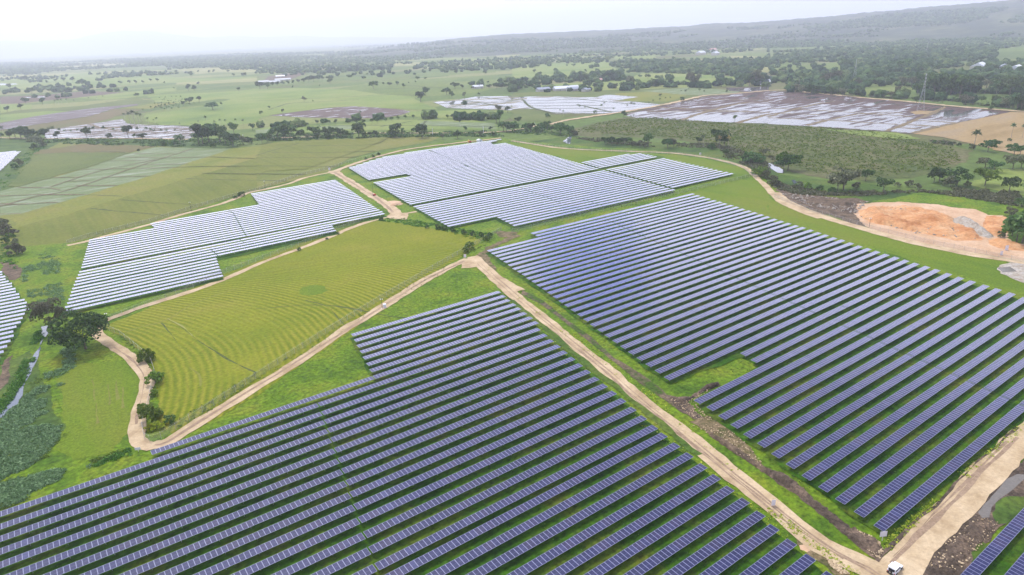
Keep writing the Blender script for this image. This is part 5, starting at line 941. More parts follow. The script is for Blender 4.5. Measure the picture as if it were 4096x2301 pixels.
# ------------------------------------------------------------------ undergrowth nobody could count
def clumps(name, regs, size, mat, label, seed, leaves=14, cat='undergrowth', gaps=-.35, lf=.34):
    r = np.random.default_rng(seed); Ps = []; Ns = []; Sz = []
    for tf, poly, n in regs:
        W = [g(tf(p))[:2] for p in poly]; xs = [p[0] for p in W]; ys = [p[1] for p in W]; m_ = 0
        X = r.uniform(min(xs), max(xs), n*6); Y = r.uniform(min(ys), max(ys), n*6); k = inpoly(X, Y, W); X = X[k][:n]; Y = Y[k][:n]
        for x, y in zip(X, Y):
            if nse(x*.12, 3)+nse(y*.13, 4) < gaps: continue
            s = size*r.uniform(.5, 1.5); d = r.normal(0, 1, (leaves, 3)); d /= np.linalg.norm(d, axis=1)[:, None]; d[:, 2] = abs(d[:, 2])
            Ps.append(np.array([x, y, 0])+d*s*[1, 1, .75]*r.uniform(.6, 1, (leaves, 1))); Ns.append(d); Sz.append(np.full(leaves, s*lf))
    P = np.concatenate(Ps); V, Fq = leaf_quads(r, P, np.concatenate(Ns), 1.0); sz = np.repeat(np.concatenate(Sz), 4)[:, None]; c = np.repeat(P, 4, 0); V = c+(V-c)*sz
    return tag(link(name, npmesh(name, V, Fq), M[mat]), label, cat, kind='stuff')
clumps('scrub', [(Z02, [(-40, 1480), (130, 1300), (350, 1100), (600, 1060), (640, 1300), (560, 1600), (300, 1850), (-40, 2000)], 3600), (Z02, [(420, 900), (560, 700), (740, 700), (720, 900), (560, 1000), (420, 1000)], 380), (Z01, [(230, 1270), (400, 1230), (600, 1300), (560, 1440), (230, 1500)], 420), (Z02, [(200, 0), (600, 60), (620, 250), (330, 300), (230, 120)], 420), (Z03, [(-40, 600), (500, 450), (900, 400), (300, 700), (-40, 830)], 1500)], .95, 'leaf_weed', 'dense grey-green shrubs covering the lower left corner', 31, 30, gaps=-.55, lf=.2)
clumps('scrub', [(Z02, [(-40, 1480), (130, 1300), (350, 1000), (620, 1000), (680, 1400), (600, 1700), (300, 1850), (-40, 2000)], 900), (Z03, [(-40, 560), (600, 430), (1250, 220), (900, 460), (300, 720), (-40, 850)], 700)], .7, 'leaf_light', 'lighter green weeds between the grey-green shrubs at lower left', 38, 20, gaps=-.2, lf=.22)
clumps('scrub', [(Z02, [(-40, 1300), (150, 1000), (330, 600), (420, 420), (420, 600), (330, 850), (200, 1100), (60, 1290), (-40, 1400)], 700), (Z03, [(700, 480), (1250, 230), (1300, 350), (900, 520)], 260), (Z11, [(1180, 890), (1500, 915), (1900, 985), (2330, 1070), (2200, 1130), (1800, 1030), (1400, 960), (1180, 930)], 420), (Z01, [(-20, 560), (140, 400), (260, 260), (420, 160), (440, 215), (300, 330), (200, 500), (60, 640)], 500), (Z01, [(0, 1000), (110, 1010), (240, 1250), (150, 1400), (0, 1330)], 400), (Z12, [(1500, -160), (1620, -90), (1800, -70), (1840, 0), (1600, 10)], 0)], .85, 'leaf_lush', 'bright green scrub along the creek and banks', 32, 26, lf=.22)
clumps('scrub', [(Z31, [(0, 560), (300, 600), (700, 660), (1000, 640), (1500, 640), (1900, 620), (2480, 740), (2480, 800), (2000, 720), (1500, 650), (900, 690), (300, 680), (60, 610)], 900), (Z31, [(1950, 620), (2480, 660), (2480, 760), (2100, 700)], 300), (Z21, [(2000, 200), (2200, 250), (2480, 370), (2480, 560), (2300, 420), (2050, 310)], 450), (Z20, [(560, 1330), (900, 1390), (1400, 1420), (2050, 1440), (2000, 1390), (1400, 1380), (800, 1340)], 500), (Z30, [(200, 895), (1200, 955), (2480, 1060), (2480, 1030), (1200, 930), (200, 870)], 400), (Z31, [(1560, 150), (1900, 180), (1920, 215), (1560, 175)], 120), (Z31, [(0, 300), (120, 330), (150, 430), (60, 400)], 60)], 1.5, 'leaf_olive', 'olive scrub between the plantation and the orange earth', 33)
clumps('scrub', [(Z00, [(450, 1345), (1500, 1350), (2480, 1340), (2480, 1400), (1500, 1420), (450, 1385)], 900), (Z10, [(0, 1300), (2300, 1270), (2400, 1320), (1200, 1330), (0, 1370)], 1300), (Z20, [(0, 1230), (560, 1230), (600, 1330), (400, 1310), (0, 1290)], 260), (Z00, [(1500, 960), (2000, 960), (1700, 1050), (1460, 1080)], 100)], 2.0, 'leaf_mid', 'hedges and scrub along the canal lane', 34)
clumps('plantation_crop', [(DD, [(1445, 332), (1500, 312), (1570, 299), (1650, 296), (1800, 308), (1950, 316), (2100, 322), (2240, 338), (2400, 375), (2420, 405), (2360, 425), (2200, 448), (2080, 440), (1980, 418), (1900, 388), (1800, 360), (1700, 348), (1600, 342)], 6500)], 1.15, 'leaf_light', 'young leafy plants dotted over the brown plantation field', 35, 10, 'crop', -2)
clumps('tall_grass', [(Z12, [(950, 1000), (1100, 960), (900, 590), (2250, 190), (2350, 150), (1950, -20), (1400, 300), (600, 780), (0, 1170), (0, 1300)], 5200), (Z02, [(560, 1000), (760, 850), (1250, 850), (1330, 1000), (1330, 1300), (1240, 1500), (700, 1750), (540, 1700)], 3000), (Z02, [(620, 350), (1000, 470), (900, 600), (1200, 800), (700, 850)], 900), (Z22, [(100, 120), (1500, 1120), (1980, 1030), (2300, 800), (1500, 1000), (60, 20)], 2600)], .22, 'leaf_light', 'tufts of taller grass in the open green strips', 51, 6, 'grass', -2, .6)
WEED = [(Z12, [(1000, 560), (2300, 160), (2470, 300), (2470, 1447), (0, 1447), (0, 1330), (1100, 950)], 2600), (Z13, [(0, 0), (2465, 0), (2465, 1447), (0, 1447)], 3000), (Z23, [(0, 0), (1300, 0), (2400, 850), (2465, 1447), (0, 1447)], 2600), (Z22, [(200, 0), (2470, 0), (2470, 1000), (1500, 1000)], 3800), (Z32, [(0, 200), (2470, 400), (2470, 1447), (0, 1447)], 4200), (Z33, [(0, 0), (2300, 0), (1300, 1100), (900, 950), (0, 350)], 1800), (Z03, [(0, 900), (2465, 200), (2465, 1447), (0, 1447)], 2600)]
clumps('weeds', WEED, .42, 'leaf_lush', 'low weeds growing between and under the solar rows', 36, 7, 'weeds')
clumps('weeds', [(DD, [(1175, 690), (1240, 720), (1420, 880), (1600, 1035), (1800, 1190), (2000, 1360), (2100, 1440), (2060, 1440), (1780, 1200), (1580, 1050), (1400, 900), (1210, 720)], 1500), (DD, [(1230, 670), (1440, 830), (1700, 1040), (1880, 1200), (1860, 1210), (1600, 985), (1400, 830), (1220, 690)], 700), (Z33, [(1100, 1150), (1500, 780), (2000, 330), (2450, -20), (2480, 60), (2050, 400), (1600, 800), (1180, 1220)], 700), (Z33, [(0, 800), (250, 960), (560, 1200), (900, 1447), (780, 1447), (500, 1240), (200, 1020), (0, 860)], 400)], .5, 'leaf_gold', 'yellow-green weeds on the verges of the main tracks', 37, 8, 'weeds')
# ------------------------------------------------------------------ earth heaps
def heap(name, tf, poly, hgt, mat, seed, cell=1.6):
    W = [g(tf(p))[:2] for p in poly]; xs = [p[0] for p in W]; ys = [p[1] for p in W]; gx = np.arange(min(xs), max(xs)+cell, cell); gy = np.arange(min(ys), max(ys)+cell, cell)
    X, Y = np.meshgrid(gx, gy); ins = inpoly(X.ravel(), Y.ravel(), W).reshape(X.shape).astype(float); D = ins.copy()
    for _ in range(9):
        Pd = np.pad(D, 1); D = (Pd[1:-1, :-2]+Pd[1:-1, 2:]+Pd[:-2, 1:-1]+Pd[2:, 1:-1]+4*D)/8*ins
    n1 = sum(a*np.sin(X*f+seed*1.3+np.sin(Y*f*.8+seed))*np.cos(Y*f*1.1+seed*2+np.sin(X*f*.7)) for f, a in ((.09, .5), (.23, .3), (.55, .22), (1.2, .12)))
    r = np.random.default_rng(seed); Hh = D*hgt*(.55+n1)+r.normal(0, .12, X.shape)*ins+.30; Hh = np.where(ins > 0, np.maximum(Hh, .28), -.3)
    X = X+r.uniform(-.35, .35, X.shape)*cell; Y = Y+r.uniform(-.35, .35, X.shape)*cell
    ny, nx = X.shape; V = np.c_[X.ravel(), Y.ravel(), Hh.ravel()]; idx = np.arange(ny*nx).reshape(ny, nx)
    Fq = np.stack([idx[:-1, :-1], idx[:-1, 1:], idx[1:, 1:], idx[1:, :-1]], -1).reshape(-1, 4); k = ins.ravel()[Fq].sum(1) > 0
    return tag(link(name, npmesh(name, V, Fq[k], smooth=True), M[mat]), kind='structure')
heap('dirt', Z31, [(880, 840), (1050, 790), (1300, 785), (1600, 825), (1760, 900), (1800, 960), (2000, 1010), (2050, 1110), (1800, 1110), (1400, 1030), (1050, 950), (900, 900)], 2.6, 'orange', 3)
heap('dirt', Z31, [(2090, 885), (2285, 890), (2310, 1050), (2230, 1085), (2110, 1050)], 2.4, 'orange', 8)
heap('dirt', Z31, [(1770, 912), (1850, 885), (1960, 925), (2060, 1000), (2180, 1085), (2100, 1090), (1950, 1030), (1800, 960)], 2.6, 'stones', 5)
heap('dirt', Z31, [(2120, 1110), (2300, 1135), (2480, 1170), (2480, 1215), (2300, 1200), (2140, 1160)], 3.5, 'orange', 6)
heap('dirt', Z31, [(750, 825), (800, 800), (860, 825), (850, 862), (780, 862)], 2.5, 'soil_dark', 7)
heap('dirt', Z31, [(300, 700), (700, 725), (900, 730), (820, 790), (700, 800), (450, 770)], 1.2, 'soil', 9)
heap('soil', Z33, [(0, 440), (150, 480), (330, 620), (500, 760), (800, 990), (950, 1060), (1060, 1130), (1090, 1200), (1060, 1290), (900, 1190), (700, 1040), (450, 820), (200, 620), (0, 490)], 1.3, 'soil_dark', 11, .5)
heap('soil', Z22, [(1480, 1175), (1600, 1190), (1720, 1180), (1860, 1085), (1985, 1040), (2000, 1070), (1800, 1155), (1700, 1225), (1640, 1250)], 1.1, 'soil_dark', 12, .5)
heap('soil', Z23, [(1880, 60), (2100, 190), (2300, 330), (2465, 440), (2465, 500), (2300, 380), (2100, 250), (1900, 110)], 1.0, 'soil', 13, .5)
heap('soil', Z33, [(1640, 1300), (1760, 1120), (1930, 960), (2060, 930), (2250, 960), (2060, 1150), (1900, 1330), (1760, 1400)], 1.0, 'soil_dark', 14, .5)
# ------------------------------------------------------------------ fences
m, nt, b, o = newmat('chain_link'); b.inputs['Base Color'].default_value = (.34, .35, .33, 1); b.inputs['Roughness'].default_value = .6; b.inputs['Metallic'].default_value = .3
tr_ = N(nt, 'ShaderNodeBsdfTransparent'); s_ = N(nt, 'ShaderNodeMixShader'); s_.inputs[0].default_value = .26
nt.links.new(tr_.outputs[0], s_.inputs[1]); nt.links.new(b.outputs[0], s_.inputs[2]); nt.links.new(s_.outputs[0], o.inputs[0]); M['chain_link'] = m
fp = [None]
def fence(pts, tf, label, step=4.5, h=2.2):
    W = [g((tf(q)))[:2] for q in pts]; path = [W[0]]
    for a, b_ in zip(W, W[1:]):
        L = np.hypot(*(b_-a)); k = max(1, int(round(L/step)))
        for j in range(1, k+1): path.append(a+(b_-a)*j/k)
    while len(path) > 98: path = path[::2] if len(path) > 196 else [p for i, p in enumerate(path) if i % 3 != 2]
    r0 = path[0]; t = empty('chain_link_fence', (r0[0], r0[1], 0), 0, label, 'fence', 'wire fences around the solar farm'); s = MB(); rl = MB()
    for i, p in enumerate(path):
        x, y = p-r0
        if fp[0] is None:
            o_ = MB().bar((0, 0, 0), (0, 0, h+.05), .045, n=6).bar((0, 0, h+.05), (.0, .28, h+.35), .03, n=5).build('post', M['post'], t); fp[0] = o_.data
        else: o_ = bpy.data.objects.new('post', fp[0]); C.objects.link(o_); o_.parent = t
        o_.location = (x, y, 0)
        if i:
            u, v = path[i-1]-r0; k = len(s.v); s.v += [(u, v, .02), (x, y, .02), (x, y, h), (u, v, h)]; s.f.append((k, k+1, k+2, k+3)); rl.bar((u, v, h), (x, y, h), .02, n=4); rl.bar((u, v+.2, h+.25), (x, y+.2, h+.25), .012, n=4)
    s.build('wire_mesh', M['chain_link'], t); rl.build('top_wires', M['post'], t)
fence([(1400, 1400), (1385, 1500), (1400, 1590), (1450, 1620), (1560, 1590), (1700, 1500), (1960, 1340), (2470, 1010), (2600, 925), (3070, 620), (3670, 250), (4320, -130), (4590, -285), (4840, -425)], Z02, 'wire fence between the crop field and the lower dirt track')
fence([(960, 500), (1160, 590), (1260, 665), (1380, 770), (1470, 870), (1500, 960), (1460, 1180), (1410, 1390)], Z02, 'wire fence curving around the left end of the crop field')
fence([(650, 1150), (860, 1085), (1450, 940), (1850, 812), (2300, 680), (2470, 640), (2870, 500), (3170, 430), (3330, 378), (3660, 290)], Z01, 'wire fence above the left panel block beside the upper olive field')
fence([(1060, 445), (1300, 350), (1500, 270), (1800, 160), (2120, 5), (2470, -120), (2950, -300), (3270, -430), (3600, -555)], Z02, 'wire fence between the left panel block and the narrow track')
fence([(0, 1045), (600, 900), (1100, 785), (1700, 645), (2330, 498)], Z21, 'wire fence between the centre far block and the large right block')
fence([(60, 700), (400, 838), (1000, 1010), (1500, 1138), (2100, 1262), (2470, 1335)], Z31, 'wire fence between the mown grass and the orange earth')
fence([(0, 165), (250, 202), (680, 248), (1200, 270), (1600, 290), (1950, 338), (2220, 415), (2360, 530)], Z21, 'wire fence on the inner side of the far curved track')
clumps('scrub', [(Z02, [(1640, 1447), (2470, 940), (2470, 1030), (1960, 1370), (1720, 1490)], 300), (Z12, [(0, 950), (700, 560), (1200, 250), (1800, -60), (1820, -20), (1250, 310), (600, 700), (0, 1050)], 620), (Z11, [(1760, 1390), (2330, 1050), (2380, 1065), (2100, 1230), (1770, 1430)], 300), (Z02, [(960, 480), (1250, 640), (1450, 830), (1520, 1000), (1470, 1400), (1440, 1400), (1480, 1000), (1400, 830), (1200, 650)], 260), (Z21, [(0, 1000), (600, 870), (1700, 620), (2300, 490), (2330, 520), (1700, 660), (600, 920), (0, 1050)], 420), (Z01, [(650, 1140), (1850, 790), (2470, 610), (2470, 650), (1850, 830), (650, 1165)], 380)], .5, 'leaf_light', 'rough grass and weeds along the wire fences', 41, 8)
# ------------------------------------------------------------------ small things by the tracks
def box_sign(q, tf, w, h, zc, label, rz=0, grp='white signs along the tracks'):
    P = g(tf(q)); t = empty('sign', (P[0], P[1], 0), rz, label, 'sign', grp)
    MB().box((-.05, -.05, 0), (.05, .05, zc+h/2-.05)).build('post', M['wall_pale'], t)
    MB().box((-w/2, -.085, zc-h/2), (w/2, -.052, zc+h/2)).build('board', M['sign_white'], t, .01)
A2 = math.radians(-30)
box_sign((1097, 1120), Z33, 1.5, 1.3, 1.9, 'white square sign on a post at the road corner below the last panel row', A2)
box_sign((47, 790), Z33, .9, 1.5, 1.2, 'narrow white sign on the verge left of the main track', A2)
box_sign((1335, 262), Z03, 1.5, .8, 1.1, 'white sign at the bend where the curved track meets the front panels', A2)
box_sign((2018, 1290), Z11, 1.2, 1.6, 1.4, 'white sign on the fence at the junction above the crop field', A2)
box_sign((1815, 292), Z21, 1.6, 1.6, 1.2, 'small white sign beyond the far curved track', A2)
box_sign((710, 445), Z11, 1.6, 1.8, 1.8, 'white sign at the fork above the left panel block', A2)
box_sign((2297, 1215), Z31, 1.6, 2.4, 1.4, 'white sign beside the orange earth, upper of two', A2)
box_sign((2247, 1262), Z31, 1.3, 2.0, 1.2, 'white sign beside the orange earth, lower of two', A2)
def lamp_pole(q, tf, h, label, light=True):
    P = g(tf(q)); t = empty('camera_pole', (P[0], P[1], 0), A2, label, 'pole', 'slim dark poles along the tracks')
    MB().bar((0, 0, 0), (0, 0, h), .09, .07, 8).box((-.25, -.25, 0), (.25, .25, .25)).build('pole', M['dark_steel'], t)
    MB().bar((-.35, 0, h-.1), (.35, 0, h-.1), .04).build('bracket', M['dark_steel'], t)
    for x in (-.35, .35): MB().box((x-.14, -.3, h-.1), (x+.14, .12, h+.14)).build('lamp_head', M['white_paint'], t, .03)
lamp_pole((1220, 330), Z12, 4.2, 'dark pole with white heads beside the white cabinet on the fence line')
lamp_pole((1045, 470), Z02, 4.2, 'dark pole with white heads beside the big leaning tree')
lamp_pole((1847, 835), Z01, 6, 'dark pole on the track above the left panel block, leftmost of two')
lamp_pole((92, 622), Z11, 6, 'dark pole on the track above the left panel block, rightmost of two')
lamp_pole((607, 950), Z21, 6, 'dark pole on the fence between the centre and right blocks')
lamp_pole((1130, 690), Z11, 12, 'tall dark pole next to the red trailer')
lamp_pole((975, 992), Z31, 5, 'dark pole at the edge of the orange earth')
P = g(Z12((1243, 320))); t = empty('utility_cabinet', (P[0], P[1], 0), A2, 'white cabinet beside the dirt track and fence', 'cabinet')
MB().box((-.6, -.45, .15), (.6, .45, 1.75)).build('housing', M['white_paint'], t, .04); MB().box((-.7, -.55, 0), (.7, .55, .15)).build('plinth', M['wall_pale'], t); MB().box((-.5, -.475, .3), (.5, -.455, 1.6)).build('door', M['sign_white'], t)
P = g(Z12((1212, 330))); t = empty('concrete_block', (P[0], P[1], 0), .3, 'small pale block lying at the foot of the pole', 'block'); MB().box((-.45, -.3, 0), (.45, .3, .35)).build('block', M['wall_pale'], t, .05)
# red trailer generator
P = g(Z11((1143, 686))); t = empty('red_generator', (P[0], P[1], 0), .5, 'red trailer generator parked beside the upper dirt track', 'generator'); t.scale = (.6, .6, .6)
MB().prism([(-1.9, .7), (1.9, .7), (1.9, 2.0), (1.5, 2.4), (-1.9, 2.4)], -.95, .95).build('housing', M['red_paint'], t, .06)
MB().box((-1.93, -.7, 1.0), (-1.91, .7, 2.1)).build('grille', M['dark_steel'], t); MB().bar((-2.0, 0, .6), (-3.2, 0, .5), .07).build('drawbar', M['dark_steel'], t)
for x, y in ((-.7, -.95), (-.7, .95)): MB().bar((x, y-.1, .4), (x, y+.1, .4), .4, n=14).build('wheel', M['rubber'], t)
P = g(Z11((1355, 772))); t = empty('spoil_heap', (P[0], P[1], 0), 0, 'small pale sandy heap beside the upper dirt track', 'heap'); 
s = MB(); rr = random.Random(3); ring = [[(rr.uniform(.85, 1.15)*R*math.cos(a*.628), rr.uniform(.85, 1.15)*R*.6*math.sin(a*.628), z) for a in range(10)] for R, z in ((5, 0), (3.4, .8), (1.6, 1.3))]
s.v = [v for q in ring for v in q]+[(0, 0, 1.5)]; s.f = [(j*10+i, j*10+(i+1) % 10, (j+1)*10+(i+1) % 10, (j+1)*10+i) for j in range(2) for i in range(10)]+[(20+i, 20+(i+1) % 10, 30) for i in range(10)]; s.build('sand', M['orange_pale'], t)
# cabin, tank and digger at the top of the farm
P = g(Z11((2157, 168))); t = empty('site_cabin', (P[0], P[1], 0), .1, 'white site cabin at the top edge of the farthest panel block', 'cabin')
MB().prism([(-2.4, 0), (2.4, 0), (2.4, 2.6), (0, 3.1), (-2.4, 2.6)], -1.6, 1.6).build('wall', M['white_paint'], t); MB().prism([(-2.6, 2.58), (0, 3.12), (2.6, 2.58), (2.6, 2.7), (0, 3.3), (-2.6, 2.7)], -1.8, 1.8).build('roof', M['roof_white'], t); MB().box((-.5, -1.65, 0), (.5, -1.61, 2.1)).build('door', M['roof_grey'], t)
P = g(Z11((2052, 172))); t = empty('yellow_tank', (P[0], P[1], 0), 0, 'upright yellow tank left of the white site cabin', 'tank'); MB().bar((0, 0, .3), (0, 0, 2.4), .9, n=20).bar((0, 0, 2.4), (0, 0, 2.8), .9, .2, 20).build('tank_body', M['yellow_paint'], t); MB().box((-1, -1, 0), (1, 1, .3)).build('base', M['wall_pale'], t)
P = g(Z11((2068, 172))); t = empty('red_machine', (P[0], P[1], 0), .3, 'small red machine between the yellow tank and the white cabin', 'machine'); t.scale = (.5, .5, .5); MB().prism([(-2.6, .9), (2.4, .9), (2.4, 2.4), (.6, 2.8), (.2, 4.2), (-2.2, 4.2), (-2.6, 2.4)], -1.3, 1.3).build('body', M['red_paint'], t, .1)
for y in (-1.5, 1.5): MB().box((-2.8, y-.35, 0), (2.6, y+.35, .95)).build('track_unit', M['rubber'], t, .3)
# jeep
t = empty('off_road_car', (117.4, 41.2, 0), math.radians(2), 'boxy white off-road car on the junction at the lower right, rear towards viewer', 'car')
hw = .80
MB().prism([(-1.55, .42), (1.72, .42), (1.76, .62), (1.74, .92), (.62, .98), (-1.52, .98), (-1.60, .70)], -hw, hw).build('body', M['white_paint'], t, .05)
cb = MB().prism([(-1.52, .98), (.62, .98), (.34, 1.58), (.20, 1.64), (-1.36, 1.64), (-1.46, 1.56)], -.72, .72).build('cabin', M['white_paint'], t, .05)
MB().box((-1.44, -.76, 1.60), (.30, .76, 1.70)).build('roof', M['white_paint'], t, .04)
MB().prism([(-1.565, 1.02), (-1.545, 1.02), (-1.478, 1.50), (-1.50, 1.50)], -.56, .56).build('rear_window', M['glass'], t)
MB().prism([(.635, 1.02), (.655, 1.02), (.40, 1.54), (.38, 1.54)], -.62, .62).build('windscreen', M['glass'], t)
for sy in (-1, 1):
    for x0, x1 in ((-1.35, -.62), (-.52, .36)): MB().box((x0, sy*.735-.01, 1.06), (x1, sy*.735+.01, 1.48)).build('side_window', M['glass'], t)
    for x in (-1.02, 1.12):
        w_ = MB().bar((x, sy*.62, .36), (x, sy*.86, .36), .36, n=18).build('wheel', M['rubber'], t); MB().bar((x, sy*.845, .36), (x, sy*.875, .36), .19, n=14).build('hub', M['steel'], w_)
        MB().box((x-.44, sy*.80-.04, .62), (x+.44, sy*.80+.07, .74)).build('wheel_arch', M['rubber'], t, .03)
    MB().box((-1.645, sy*.66-.09, .62), (-1.60, sy*.66+.09, .86)).build('tail_light', M['red_paint'], t); MB().bar((1.72, sy*.52, .74), (1.79, sy*.52, .74), .11, n=14).build('headlight', M['steel'], t)
    MB().box((.42, sy*.86-.1, 1.05), (.52, sy*.86+.1, 1.22)).build('mirror', M['dark_steel'], t)
sw = MB().bar((-1.62, .12, .86), (-1.86, .12, .86), .36, n=18).build('spare_wheel', M['rubber'], t); MB().bar((-1.85, .12, .86), (-1.88, .12, .86), .17, n=12).build('hub', M['steel'], sw)
MB().box((-1.74, -.76, .40), (-1.60, .76, .56)).build('rear_bumper', M['rubber'], t, .02); MB().box((1.72, -.76, .40), (1.88, .76, .58)).build('front_bumper', M['rubber'], t, .02)
# ------------------------------------------------------------------ pylons
def pylon(q, top, tf, label):
    P = g(tf(q)); a = tf(q); b_ = tf(top); h = abs(a[1]-b_[1])*px(P)[2]/FPX/.93; t = empty('lattice_pylon', (P[0], P[1], 0), .6, label, 'pylon', 'steel lattice pylons in the wood'); wb = h*.085; th = h*.0024
    wz = lambda z: wb*(1-.86*min(1, z/(h*.72))) if z < h*.72 else wb*.14
    lv = [h*x for x in (0, .14, .27, .39, .5, .6, .68, .76, .84, .92, 1)]
    for sx in (-1, 1):
        for sy in (-1, 1):
            s = MB()
            for z0, z1 in zip(lv, lv[1:]): s.bar((sx*wz(z0), sy*wz(z0), z0), (sx*wz(z1), sy*wz(z1), z1), th, n=4)
            s.build('leg', M['steel'], t)
    s = MB(); cs = ((-1, -1), (1, -1), (1, 1), (-1, 1))
    for z0, z1 in zip(lv, lv[1:]):
        for k in range(4):
            c0 = cs[k]; c1 = cs[(k+1) % 4]; s.bar((c0[0]*wz(z0), c0[1]*wz(z0), z0), (c1[0]*wz(z1), c1[1]*wz(z1), z1), th*.6, n=4); s.bar((c1[0]*wz(z0), c1[1]*wz(z0), z0), (c0[0]*wz(z1), c0[1]*wz(z1), z1), th*.6, n=4)
    s.build('bracing', M['steel'], t)
    for z in (.78, .87, .96): MB().prism([(-h*.10, h*z), (0, h*z-h*.012), (h*.10, h*z), (0, h*z+h*.022)], -th*1.2, th*1.2).build('crossarm', M['steel'], t)
pylon((1468, 1075), (1525, 750), Z30, 'tallest steel lattice pylon standing in the flooded field at right')
pylon((828, 788), (850, 598), Z30, 'steel lattice pylon in the wood, left of the tallest one')
pylon((1530, 505), (1545, 418), Z30, 'faint small pylon far behind the tallest one')
pylon((1085, 520), (1090, 440), Z30, 'faint small pylon far above the left pylon')
pylon((308, 452), (308, 395), Z20, 'faint tall mast on the horizon above the central paddies')
def power_pole(q, tf, hp, label):
    P = g(tf(q)); h = hp/ZS*px(P)[2]/FPX/.93; t = empty('power_pole', (P[0], P[1], 0), .5, label, 'pole', 'pale power poles along the canal lane')
    MB().bar((0, 0, 0), (0, 0, h), .28, .2, 8).build('pole', M['white_paint'], t); MB().box((-1.2, -.1, h-.9), (1.2, .1, h-.7)).build('crossarm', M['steel'], t)
power_pole((1705, 1305), Z10, 62, 'pale power pole behind the farthest panel block, leftmost'); power_pole((2195, 1290), Z10, 66, 'pale power pole behind the farthest panel block, rightmost'); power_pole((2348, 1340), Z00, 40, 'pale power pole by the lane above the left olive field')
# ------------------------------------------------------------------ far houses
def house(q, tf, L, W, hw_, rz, roof, label):
    P = g(tf(q)); t = empty('house', (P[0], P[1], 0), rz, label, 'house', 'small far houses')
    MB().box((-L/2, -W/2, 0), (L/2, W/2, hw_)).build('wall', M['wall_pale'], t)
    s = MB(); rh = W*.28; s.v = [(-L/2-.5, -W/2-.5, hw_), (L/2+.5, -W/2-.5, hw_), (L/2+.5, W/2+.5, hw_), (-L/2-.5, W/2+.5, hw_), (-L/2-.5, 0, hw_+rh), (L/2+.5, 0, hw_+rh)]; s.f = [(0, 1, 5, 4), (2, 3, 4, 5), (0, 4, 3), (1, 2, 5), (3, 2, 1, 0)]; s.build('roof', M[roof], t)
    MB().box((-L*.05-.6, -W/2-.04, 0), (-L*.05+.6, -W/2-.01, 2.1)).build('door', M['roof_grey'], t)
    for x in (-L*.3, L*.28): MB().box((x-.7, -W/2-.04, 1), (x+.7, -W/2-.01, 2.2)).build('window', M['glass'], t)
for a in [((520, 872), Z20, 46, 14, 4, -.3, 'roof_white', 'long white-roofed farm building behind the central flooded paddies'), ((600, 878), Z20, 26, 12, 4, -.25, 'roof_grey', 'grey-roofed barn right of the long white farm building'), ((300, 882), Z20, 24, 11, 4, -.2, 'roof_grey', 'small grey-roofed shed left of the long white farm building'), ((715, 885), Z20, 14, 10, 4, .2, 'roof_grey', 'low grey hut at the right end of the farm buildings'),
          ((838, 790), Z20, 16, 10, 4, -.3, 'roof_pink', 'small pink-roofed house in front of the dark central wood'), ((2140, 855), Z10, 20, 10, 4, -.3, 'roof_white', 'white-roofed house half hidden by the dark hedge trees'), ((75, 800), Z10, 26, 12, 3, -.3, 'roof_grey', 'low pale building at the left end of the brown village'), ((180, 800), Z10, 28, 11, 3, -.3, 'roof_grey', 'grey-roofed building second from the left in the brown village'), ((260, 778), Z10, 42, 11, 3, -.4, 'roof_grey', 'long grey-roofed building in the brown village'), ((235, 745), Z10, 26, 10, 3, -.3, 'roof_white', 'white-roofed building at the back of the brown village'),
          ((2035, 672), Z30, 44, 24, 7, .2, 'roof_white', 'large white-roofed house left of centre among the right-hand wood'), ((2275, 684), Z30, 40, 20, 7, .3, 'roof_grey', 'grey-roofed house at the right edge of the wood'), ((2390, 690), Z30, 30, 20, 6, .1, 'roof_white', 'pale house beside the right picture edge in the wood'),
          ((1935, 500), Z20, 42, 20, 8, .2, 'roof_pink', 'pink-roofed building in the far village'), ((1820, 530), Z20, 42, 20, 8, .2, 'roof_white', 'white-roofed building left of the pink roof in the far village'), ((1960, 535), Z20, 30, 18, 8, .2, 'roof_white', 'white-roofed building below the pink roof in the far village')]: house(*a)

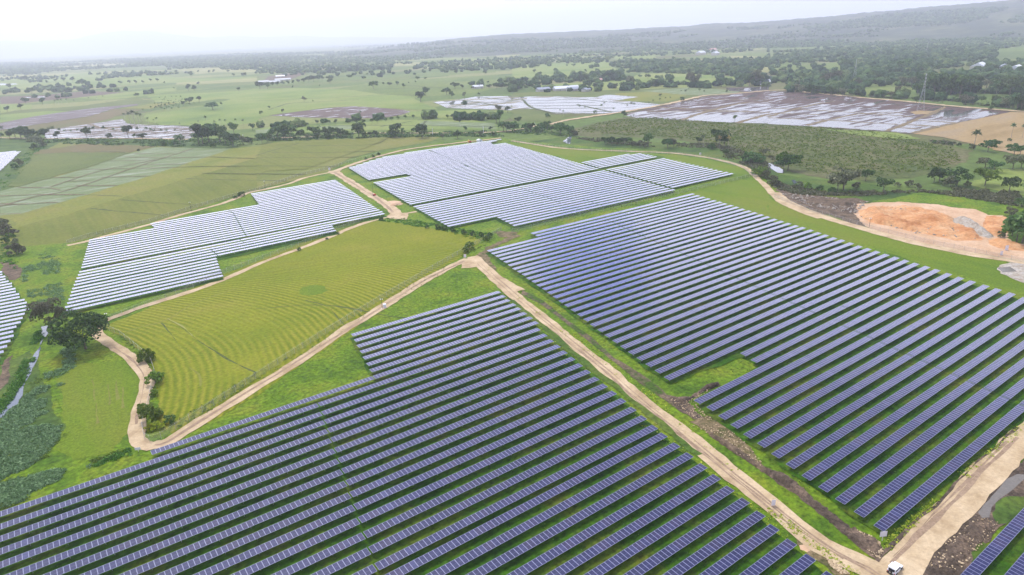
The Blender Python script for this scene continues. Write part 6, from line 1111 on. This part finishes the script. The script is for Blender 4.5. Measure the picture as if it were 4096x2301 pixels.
# loose stones and clods thrown up beside the tracks
def stones(regs, n, size, mat, label, seed):
    r = np.random.default_rng(seed); v0, f0 = ico(1); Vs = []; Fs = []; k = 0
    for tf, poly in regs:
        W = [g(tf(p))[:2] for p in poly]; xs = [p[0] for p in W]; ys = [p[1] for p in W]; X = r.uniform(min(xs), max(xs), n*8); Y = r.uniform(min(ys), max(ys), n*8); q = inpoly(X, Y, W)
        for x, y in list(zip(X[q], Y[q]))[:n]:
            s_ = size*r.uniform(.4, 1.6); Vs.append(v0*(1+r.normal(0, .18, (len(v0), 1)))*[s_, s_*r.uniform(.6, 1), s_*.6]+[x, y, .32+s_*.2]); Fs.append(f0+k); k += len(v0)
    return tag(link('stones', npmesh('stones', np.concatenate(Vs), np.concatenate(Fs)), M[mat]), label, 'stones', kind='stuff')
stones([(Z33, [(1500, 1400), (1720, 1130), (1920, 950), (2050, 900), (2250, 960), (1850, 1400)]), (Z33, [(560, 1290), (640, 1340), (790, 1447), (700, 1447), (600, 1370)]), (Z33, [(820, 1010), (960, 1060), (1070, 1130), (1110, 1210), (1080, 1310), (1000, 1260), (900, 1160)]), (Z23, [(1700, 0), (1960, 0), (2100, 60), (2290, 220), (2465, 440), (2250, 340), (1880, 90)]), (Z22, [(1480, 1180), (1720, 1190), (1980, 1040), (1760, 1250), (1950, 1420), (1750, 1400)])], 200, .17, 'road', 'pale stones and clods scattered on the bare soil by the tracks', 61)
stones([(Z31, [(880, 840), (1300, 790), (1760, 900), (2050, 1110), (1400, 1050), (900, 900)]), (Z31, [(1770, 912), (1960, 925), (2180, 1085), (1950, 1030)]), (Z31, [(100, 660), (980, 745), (850, 860), (400, 790)])], 380, .5, 'stones', 'pale stones scattered over the orange earth', 62)
# ------------------------------------------------------------------ haze
hb = MB().box((-30000, -30000, -1), (30000, 30000, 900)).build('haze', None)
m = bpy.data.materials.new('haze_air'); m.use_nodes = True; nt = m.node_tree; nt.nodes.clear()
o = N(nt, 'ShaderNodeOutputMaterial'); v = N(nt, 'ShaderNodeVolumePrincipled'); v.inputs['Color'].default_value = (.86, .885, 1, 1); v.inputs['Density'].default_value = HAZE; v.inputs['Anisotropy'].default_value = .3
nt.links.new(v.outputs[0], o.inputs['Volume']); hb.data.materials.append(m); hb['kind'] = 'stuff'; m.cycles.homogeneous_volume = True
